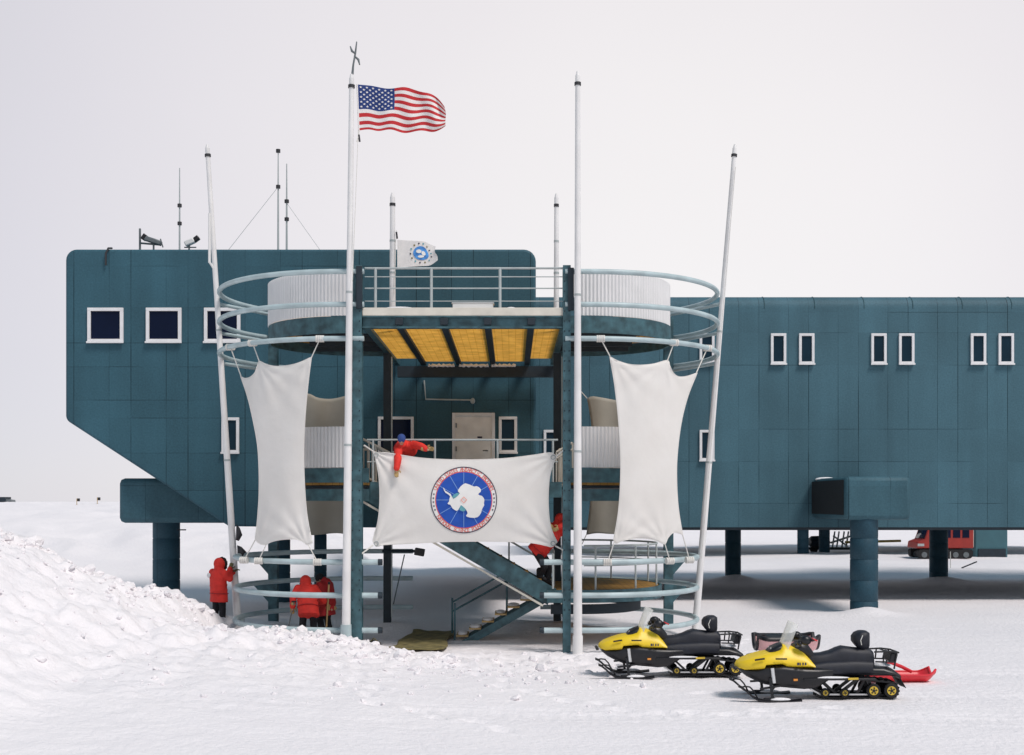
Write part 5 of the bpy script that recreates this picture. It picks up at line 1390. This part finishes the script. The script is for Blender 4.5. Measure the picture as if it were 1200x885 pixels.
    for s in (-1, 1):
        for (x, z, r, h) in ((1.865, 0.145, 0.082, 0.046), (2.21, 0.145, 0.082, 0.046), (2.716, 0.185, 0.125, 0.078), (3.03, 0.185, 0.125, 0.078)):
            y0 = s*0.262
            w = MB().tube([(x, y0 - 0.03, z), (x, y0 + 0.03, z)], r, 20).build('wheel', M['rubber'], t, bevel=0.012)
            m = MB(); m.tube([(x, y0 + s*0.028, z), (x, y0 + s*0.042, z)], h, 16)
            for q in range(5): aq = 2*PI*q/5 + x; m.tube([(x + 0.6*h*math.cos(aq), y0 + s*0.040, z + 0.6*h*math.sin(aq)), (x + 0.6*h*math.cos(aq), y0 + s*0.046, z + 0.6*h*math.sin(aq))], h*0.2, 8, 1)
            m.build('hub', [M['wheelyellow'], M['black']], w)
            MB().tube([(x, y0 + s*0.041, z), (x, y0 + s*0.050, z)], h*0.35, 10).build('axle_nut', M['black'], w)
        m = MB(); m.bar((1.75, s*0.12, 0.075), (2.95, s*0.12, 0.075), 0.04, 0.05); m.bar((1.75, s*0.15, 0.42), (2.1, s*0.15, 0.1), 0.035, 0.04); m.bar((2.15, s*0.15, 0.12), (2.55, s*0.15, 0.43), 0.05, 0.05); m.bar((2.45, s*0.16, 0.10), (2.62, s*0.16, 0.42), 0.035, 0.04); m.bar((2.62, s*0.2, 0.40), (2.72, s*0.2, 0.2), 0.05, 0.06)
        m.build('suspension_arm', M['black'], t)
        m = MB(); m.bar((1.80, s*0.20, 0.105), (2.66, s*0.20, 0.105), 0.03, 0.028); m.bar((1.62, s*0.20, 0.20), (1.80, s*0.20, 0.105), 0.03, 0.028); m.build('slide_rail', M['chrome'], t)
        # ski
        y = s*0.46
        prof = [(0.30, 0.27), (0.36, 0.245), (0.44, 0.18), (0.53, 0.095), (0.63, 0.035), (0.76, 0.012), (1.0, 0.010), (1.25, 0.012), (1.40, 0.028)]
        m = MB(); vs = []; fs = []
        for i, (x, z) in enumerate(prof):
            w = 0.045 + 0.03 * min(1, i / 3)
            for yy, zz in ((-w, 0.0), (w, 0.0), (w, 0.028), (w*0.25, 0.045), (-w*0.25, 0.045), (-w, 0.028)): vs.append((x, y + yy, z + zz))
        for i in range(len(prof) - 1):
            for k in range(6): k2 = (k+1) % 6; fs.append((i*6+k, i*6+k2, i*6+6+k2, i*6+6+k))
        fs.append(tuple(range(6))); fs.append(tuple(reversed(range(len(vs)-6, len(vs))))); m.add(vs, fs)
        sk = m.build('ski', M['black'], t, smooth=50)
        MB().tube([(0.34, y, 0.27), (0.42, y, 0.285), (0.50, y, 0.275), (0.57, y, 0.20), (0.64, y, 0.07)], 0.014, 8).build('ski_loop', M['black'], sk)
        MB().bar((0.74, y, 0.05), (1.08, y, 0.05), 0.06, 0.07).build('saddle', M['black'], sk, bevel=0.01)
        m = MB(); m.bar((0.90, y, 0.08), (0.86, y - s*0.05, 0.42), 0.045, 0.05); m.bar((0.68, y, 0.24), (1.05, y - s*0.1, 0.28), 0.03, 0.035); m.bar((0.88, y - s*0.02, 0.22), (1.10, s*0.2, 0.36), 0.03, 0.035); m.build('spindle', M['black'], t)
    t.location = loc
    return t
s1 = snowmobile((3.66, 21.95, 0))
s1.location.z = gz(5.0, 21.9) - 0.02
s1['label'] = 'nearer yellow and black snowmobile with tall clear windshield beside the red sled'
s2 = copy_tree(s1); s2.location = (1.40, 24.65, gz(3.0, 24.6) - 0.01)
s2['label'] = 'farther yellow and black snowmobile parked nose towards the bare front pole'

# red pulk sled
def tub(name, label, cat, x0, x1, yc, hw, h, rise, mt, z0, rim=None, extra=None):
    t = thing(name, label, cat, ((x0+x1)/2, yc, z0)); L = x1 - x0
    def fn(u, v):
        s = u; e = (2*abs(s-0.5)); endk = max(0, (e - 0.72) / 0.28)
        a = (v - 0.5) * 2; prof = min(1, abs(a) ** 3.0 * 1.05)
        w = hw * (1 - 0.35 * endk**2)
        return (x0 + L*s, yc + a*w, z0 + 0.01 + prof*h + endk**1.6 * rise * (1 if s > 0.5 else 0.8) * (1 - 0.3*prof))
    m = MB(); m.grid(fn, 40, 24); tb = m.build('tub', M[mt], t, smooth=60, solid=0.02)
    if rim:
        m = MB(); pts = [fn(k/30, 0) for k in range(31)] + [fn(1, k/10) for k in range(1, 11)] + [fn(1 - k/30, 1) for k in range(1, 31)] + [fn(0, 1 - k/10) for k in range(1, 10)]
        m.tube(pts, rim[1], 8, closed=True); m.build('rim', M[rim[0]], t)
    return t
zz = gz(7.6, 23.9)
rs = tub('plastic_sled', 'bright red plastic sled lying behind the nearer snowmobile', 'sled', 6.85, 8.17, 23.9, 0.30, 0.15, 0.14, 'sledred', zz, ('sledred', 0.022))
MB().tube([(7.15, 23.75, zz + 0.30), (7.30, 23.75, zz + 0.40), (7.55, 23.8, zz + 0.30), (7.75, 23.85, zz + 0.20)], 0.035, 8).build('tow_bar', M['sledred'], rs)
zz = gz(5.6, 25.7)
cs = tub('cargo_sled', 'faded pink cargo sled with black rim half hidden behind the snowmobile windshield', 'sled', 5.10, 6.35, 25.7, 0.42, 0.30, 0.08, 'sledpink', zz + 0.36, ('black', 0.045))
m = MB()
for y in (25.4, 26.0):
    m.tube([(5.05, y, zz + 0.16), (5.22, y, zz + 0.05), (6.35, y, zz + 0.04)], 0.025, 8)
    for x in (5.3, 5.65, 6.0, 6.3): m.tube([(x, y, zz + 0.05), (x - 0.06, y, zz + 0.37)], 0.018, 8)
    m.tube([(5.12, y, zz + 0.12), (5.35, y, zz + 0.42)], 0.018, 8)
m.build('runner_frame', M['chrome'], cs)
MB().loft([superring(x, a, b, w, w, 14, 3) for x, a, b, w in ((5.3, zz+0.62, zz+0.70, 0.28), (5.45, zz+0.60, zz+0.73, 0.33), (5.9, zz+0.60, zz+0.73, 0.33), (6.15, zz+0.60, zz+0.69, 0.30))] ).build('cargo_cover', M['black'], cs)
cc = children(cs)
for c in cc:
    if c.name.startswith('cargo_cover'): c.location.y += 25.7

# ------------------------------------------------------------------ red tracked vehicle far right
Yv = 73.0
xv0, xv1 = WX(1075, Yv), WX(1141, Yv)
zv = gz(26, Yv)
tv = thing('snow_vehicle', 'red tracked snow vehicle with dark windows parked beyond the right wing legs', 'vehicle', ((xv0+xv1)/2, Yv + 1, zv))
LV = xv1 - xv0
poly = [(xv0, zv+0.62), (xv0 + 0.05, zv+1.0), (xv0+0.45, zv+1.15), (xv0+0.75, zv+1.95), (xv1-0.05, zv+1.98), (xv1, zv+1.9), (xv1, zv+0.62)]
body = MB().prism(poly, Yv, Yv + 1.9).build('body', M['vehred'], tv, bevel=0.05)
for a, b in ((0.86, 1.28), (1.42, 1.98), (2.12, 2.55), (2.68, 3.08)):
    MB().box(xv0 + a, xv0 + b, Yv - 0.02, Yv - 0.004, zv+1.25, zv+1.78).build('side_window', M['glass'], tv)
m = MB(); m.add([(xv0+0.47, Yv+0.15, zv+1.19), (xv0+0.47, Yv+1.75, zv+1.19), (xv0+0.735, Yv+1.7, zv+1.9), (xv0+0.735, Yv+0.2, zv+1.9)], [(0, 1, 2, 3)]); m.build('windscreen', M['glass'], tv, solid=0.03)
for y in (Yv - 0.05, Yv + 1.45):
    pts = rounded([(xv0+0.1, zv+0.02), (xv1-0.1, zv+0.02), (xv1-0.02, zv+0.55), (xv0+0.05, zv+0.55)], [0.2, 0.2, 0.15, 0.15])
    tk = MB().prism(pts, y, y + 0.5).build('track', M['rubber'], tv, smooth=30)
    for k in range(5):
        x = xv0 + 0.4 + k*0.62; MB().tube([(x, y - 0.02, zv+0.24), (x, y + 0.02, zv+0.24)], 0.17, 14).build('road_wheel', M['metalgrey'], tk)
MB().box(xv0+0.02, xv0+0.4, Yv-0.03, Yv+0.02, zv+0.75, zv+0.9).build('headlight', M['rail'], tv)
MB().box(xv1 + 0.003, xv1+0.08, Yv+0.2, Yv+1.7, zv+0.7, zv+1.7).build('rear_door', M['cream'], tv)

# far equipment under the building
Ye = 86.0
te = thing('equipment_trailer', 'dark equipment trailer with pale tubes and a yellow plank beyond the round legs', 'trailer', (WX(970, Ye), Ye, gz(WX(970, Ye), Ye)))
ze = gz(WX(970, Ye), Ye)
MB().loft([[(x, Ye + 0.7*math.cos(2*PI*k/14), ze + 0.75 + r*math.sin(2*PI*k/14)) for k in range(14)] for x, r in ((WX(948, Ye), 0.2), (WX(951, Ye), 0.42), (WX(966, Ye), 0.45), (WX(970, Ye), 0.25))]).build('tank', M['darksteel'], te)
m = MB(); m.bar((WX(946, Ye), Ye, ze+0.3), (WX(1000, Ye), Ye, ze+0.3), 0.8, 0.16); m.build('chassis', M['darksteel'], te)
m = MB()
for px in (974, 979, 985, 990, 996): m.tube([(WX(px, Ye), Ye-0.3, ze+0.3), (WX(px+3, Ye), Ye-0.3, ze+1.5)], 0.06, 8)
m.tube([(WX(972, Ye), Ye-0.3, ze+0.7), (WX(1000, Ye), Ye-0.3, ze+1.25)], 0.07, 8); m.tube([(WX(975, Ye), Ye-0.3, ze+1.2), (WX(992, Ye), Ye-0.3, ze+0.45)], 0.06, 8); m.build('tube_frame', M['rail'], te)
MB().bar((WX(988, Ye), Ye-0.6, ze+0.75), (WX(1052, Ye), Ye-0.6, ze+0.85), 0.3, 0.16).build('plank', M['yplank'], te)
for px in (952, 962): MB().tube([(WX(px, Ye), Ye-0.5, ze+0.25), (WX(px, Ye), Ye-0.35, ze+0.25)], 0.26, 14).build('wheel', M['rubber'], te)
xk = WX(1135, 62); zk = gz(xk, 62)
t = thing('survey_stake', 'slanted dark stake with thin cord on the snow right of the second leg', 'stake', (xk, 62, zk))
MB().tube([(xk - 0.35, 62, zk + 0.02), (xk + 0.42, 62, zk + 0.34)], 0.035, 6).build('shaft', M['cable'], t)
MB().tube([(xk - 0.95, 61.9, zk + 0.85), (xk - 0.95, 61.9, zk - 0.1)], 0.02, 6).build('cord', M['rope'], t)
# far left dark hut on the horizon and marker flags on the bank
Yh = 420.0
t = thing('distant_hut', 'tiny dark hut on the far left horizon', 'hut', W(2, 587, Yh))
MB().box(WX(-6, Yh), WX(6, Yh), Yh, Yh + 5, 2.6, WZ(582.5, Yh)).build('wall', M['darksteel'], t)
MB().prism([(WX(4, Yh), 2.6), (WX(13, Yh), 2.6), (WX(12.5, Yh), WZ(586, Yh)), (WX(6.1, Yh), WZ(585, Yh))], Yh + 0.5, Yh + 4).build('annex', M['metalgrey'], t)
for px, py, lab in ((90, 600, 'small dark marker flag on the left snow bank, nearer the frame edge'), (114, 597, 'small dark marker flag on the left snow bank, nearer the building')):
    Yk = 92.0; x = WX(px, Yk); z = gz(x, Yk); t = thing('marker_flag', lab, 'marker', (x, Yk, z), 'marker flags on the bank')
    MB().tube([(x, Yk, z - 0.3), (x, Yk, z + 0.5)], 0.025, 6).build('stick', M['wood'], t)
    MB().grid(lambda u, v: (x + u*0.24, Yk + 0.03*math.sin(u*6), z + 0.5 - 0.22*v), 6, 3).build('cloth', M['cable'], t, solid=0.01)

# ------------------------------------------------------------------ small things on the ground
cx, cy = -2.15, 30.4
t = thing('entrance_mat', 'long olive brown mat lying on the snow before the bottom stair', 'mat', (cx, cy, gz(cx, cy)))
def matz(x, y): return float(ground_h(np.array([x]), np.array([y]), False)[0]) + 0.075
m = MB(); m.grid(lambda u, v: (cx + (u-0.5)*(1.25 - 0.15*v) + 0.05*math.sin(v*9) + 0.15*(v-0.5), cy + (v-0.5)*3.9 + 0.07*math.sin(u*9), matz(cx + (u-0.5)*1.12, cy + (v-0.5)*3.9) + 0.012*math.sin(u*14+v*19)), 26, 60); m.build('weave', M['olive'], t, solid=0.03)
x, y = WX(439, 29.0), 28.9; z = gz(x, y)
t = thing('tool_bag', 'small dark crumpled tool bag half sunk in snow by the left front post', 'bag', (x, y, z))
m = MB(); m.ellipsoid((x, y, z + 0.06), (0.15, 0.12, 0.09)); m.ellipsoid((x + 0.1, y - 0.02, z + 0.04), (0.08, 0.1, 0.07)); m.ellipsoid((x - 0.1, y, z + 0.03), (0.08, 0.1, 0.06)); m.build('sack', M['trouser'], t, remesh=0.02, smo=2)
m = MB(); m.tube([(x - 0.08, y - 0.05, z + 0.12), (x, y - 0.06, z + 0.19), (x + 0.09, y - 0.05, z + 0.11)], 0.012, 6); m.build('handle', M['olive'], t)
t = thing('bamboo_stick', 'thin bamboo stick leaning against the lower loops behind the left rear post', 'stick', W(461, 706, 33.6))
MB().tube([W(461, 708, 33.7), W(474, 650, 33.4)], 0.018, 6).build('cane', M['metalgrey'], t)
# black streamer tied to the leaning pole
t = thing('black_streamer', 'black cloth streamer knotted on the leaning pole above the worker', 'cloth', W(281, 655, 31.8))
def strm(poly, Y):
    P = [W(a, b, Y) for a, b in poly]; n = len(P); c = sum(P, Vector()) / n
    m = MB(); m.add([p for p in P] + [c + V(0, -0.05, 0)], [(i, (i+1) % n, n) for i in range(n)]); return m
strm([(277, 614), (281, 619), (284, 627), (280, 634), (276.5, 633)], 31.75).build('upper_tail', M['cable'], t, solid=0.02)
strm([(278, 639), (283, 641), (289, 647), (286, 649), (283, 655), (278.5, 657)], 31.75).build('lower_tail', M['cable'], t, solid=0.02)

# ------------------------------------------------------------------ camera, sky, sun
cam = bpy.data.cameras.new('Camera'); co = bpy.data.objects.new('Camera', cam); COL.objects.link(co)
co.location = (0, 0, EYE); co.rotation_euler = (PI / 2, 0, 0)
cam.sensor_fit = 'HORIZONTAL'; cam.sensor_width = 36.0; cam.lens = 36.0 * F / 1200.0
cam.shift_y = (HZ - 442.5) / 1200.0; cam.clip_start = 0.1; cam.clip_end = 20000
scene.camera = co

SUN_EL, SUN_AZ = math.radians(57), math.radians(134)     # azimuth clockwise from +Y (the view): right, a little behind the camera
w = bpy.data.worlds.new('World'); scene.world = w; w.use_nodes = True
nt = w.node_tree; nt.nodes.clear()
out = nt.nodes.new('ShaderNodeOutputWorld')
sky = nt.nodes.new('ShaderNodeTexSky'); sky.sky_type = 'NISHITA'; sky.sun_disc = False
sky.sun_elevation = SUN_EL; sky.sun_rotation = SUN_AZ; sky.altitude = 2800; sky.dust_density = 4
bg = nt.nodes.new('ShaderNodeBackground'); bg.inputs['Strength'].default_value = 0.10
nt.links.new(sky.outputs['Color'], bg.inputs['Color'])
# overcast veil over the clear sky: brighter low and towards the right, greyer upward and to the left
geo = nt.nodes.new('ShaderNodeTexCoord')
dot = nt.nodes.new('ShaderNodeVectorMath'); dot.operation = 'DOT_PRODUCT'
dot.inputs[1].default_value = Vector((0.14, 0.97, 0.17)).normalized()
nt.links.new(geo.outputs['Generated'], dot.inputs[0])
ramp = nt.nodes.new('ShaderNodeValToRGB')
ramp.color_ramp.elements[0].position = 0.70; ramp.color_ramp.elements[0].color = (0.56, 0.585, 0.62, 1)
ramp.color_ramp.elements[1].position = 1.0; ramp.color_ramp.elements[1].color = (1.0, 0.965, 0.955, 1)
e = ramp.color_ramp.elements.new(0.87); e.color = (0.78, 0.755, 0.80, 1); e = ramp.color_ramp.elements.new(0.965); e.color = (0.92, 0.88, 0.893, 1)
nt.links.new(dot.outputs['Value'], ramp.inputs['Fac'])
# the veil thins towards the zenith, where deeper blue shows
sepz = nt.nodes.new('ShaderNodeSeparateXYZ'); nt.links.new(geo.outputs['Generated'], sepz.inputs[0])
zr = nt.nodes.new('ShaderNodeMapRange'); zr.interpolation_type = 'SMOOTHSTEP'
zr.inputs['From Min'].default_value = 0.38; zr.inputs['From Max'].default_value = 0.80
nt.links.new(sepz.outputs[2], zr.inputs['Value'])
zm = nt.nodes.new('ShaderNodeMixRGB'); nt.links.new(zr.outputs['Result'], zm.inputs[0]); nt.links.new(ramp.outputs['Color'], zm.inputs[1])
zm.inputs[2].default_value = (0.06, 0.17, 0.26, 1)
ramp = zm
nz = nt.nodes.new('ShaderNodeTexNoise'); nz.inputs['Scale'].default_value = 2.2; nz.inputs['Detail'].default_value = 4
nt.links.new(geo.outputs['Generated'], nz.inputs['Vector'])
mr = nt.nodes.new('ShaderNodeMapRange'); mr.inputs['To Min'].default_value = 0.96; mr.inputs['To Max'].default_value = 1.04
nt.links.new(nz.outputs['Fac'], mr.inputs['Value'])
mm = nt.nodes.new('ShaderNodeMixRGB'); mm.blend_type = 'MULTIPLY'; mm.inputs[0].default_value = 1
nt.links.new(ramp.outputs[0], mm.inputs[1]); nt.links.new(mr.outputs['Result'], mm.inputs[2])
bg2 = nt.nodes.new('ShaderNodeBackground'); bg2.inputs['Strength'].default_value = 1.0
nt.links.new(mm.outputs['Color'], bg2.inputs['Color'])
mix = nt.nodes.new('ShaderNodeMixShader'); mix.inputs[0].default_value = 0.90
nt.links.new(bg.outputs[0], mix.inputs[1]); nt.links.new(bg2.outputs[0], mix.inputs[2]); nt.links.new(mix.outputs[0], out.inputs['Surface'])
sl = bpy.data.lights.new('Sun', 'SUN'); sl.energy = 2.55; sl.angle = math.radians(18); sl.color = (1.0, 0.925, 0.875)
so = bpy.data.objects.new('Sun', sl); COL.objects.link(so)
d = Vector((math.sin(SUN_AZ) * math.cos(SUN_EL), math.cos(SUN_AZ) * math.cos(SUN_EL), math.sin(SUN_EL)))
so.rotation_euler = d.to_track_quat('Z', 'Y').to_euler(); so.location = d * 60
vs_ = scene.view_settings; vs_.view_transform = 'Standard'; vs_.look = 'None'; vs_.gamma = 1.0; vs_.use_curve_mapping = False; vs_.exposure = 0.0
scene.render.engine = 'CYCLES'
scene.cycles.max_bounces = 8; scene.cycles.diffuse_bounces = 5; scene.cycles.transparent_max_bounces = 12
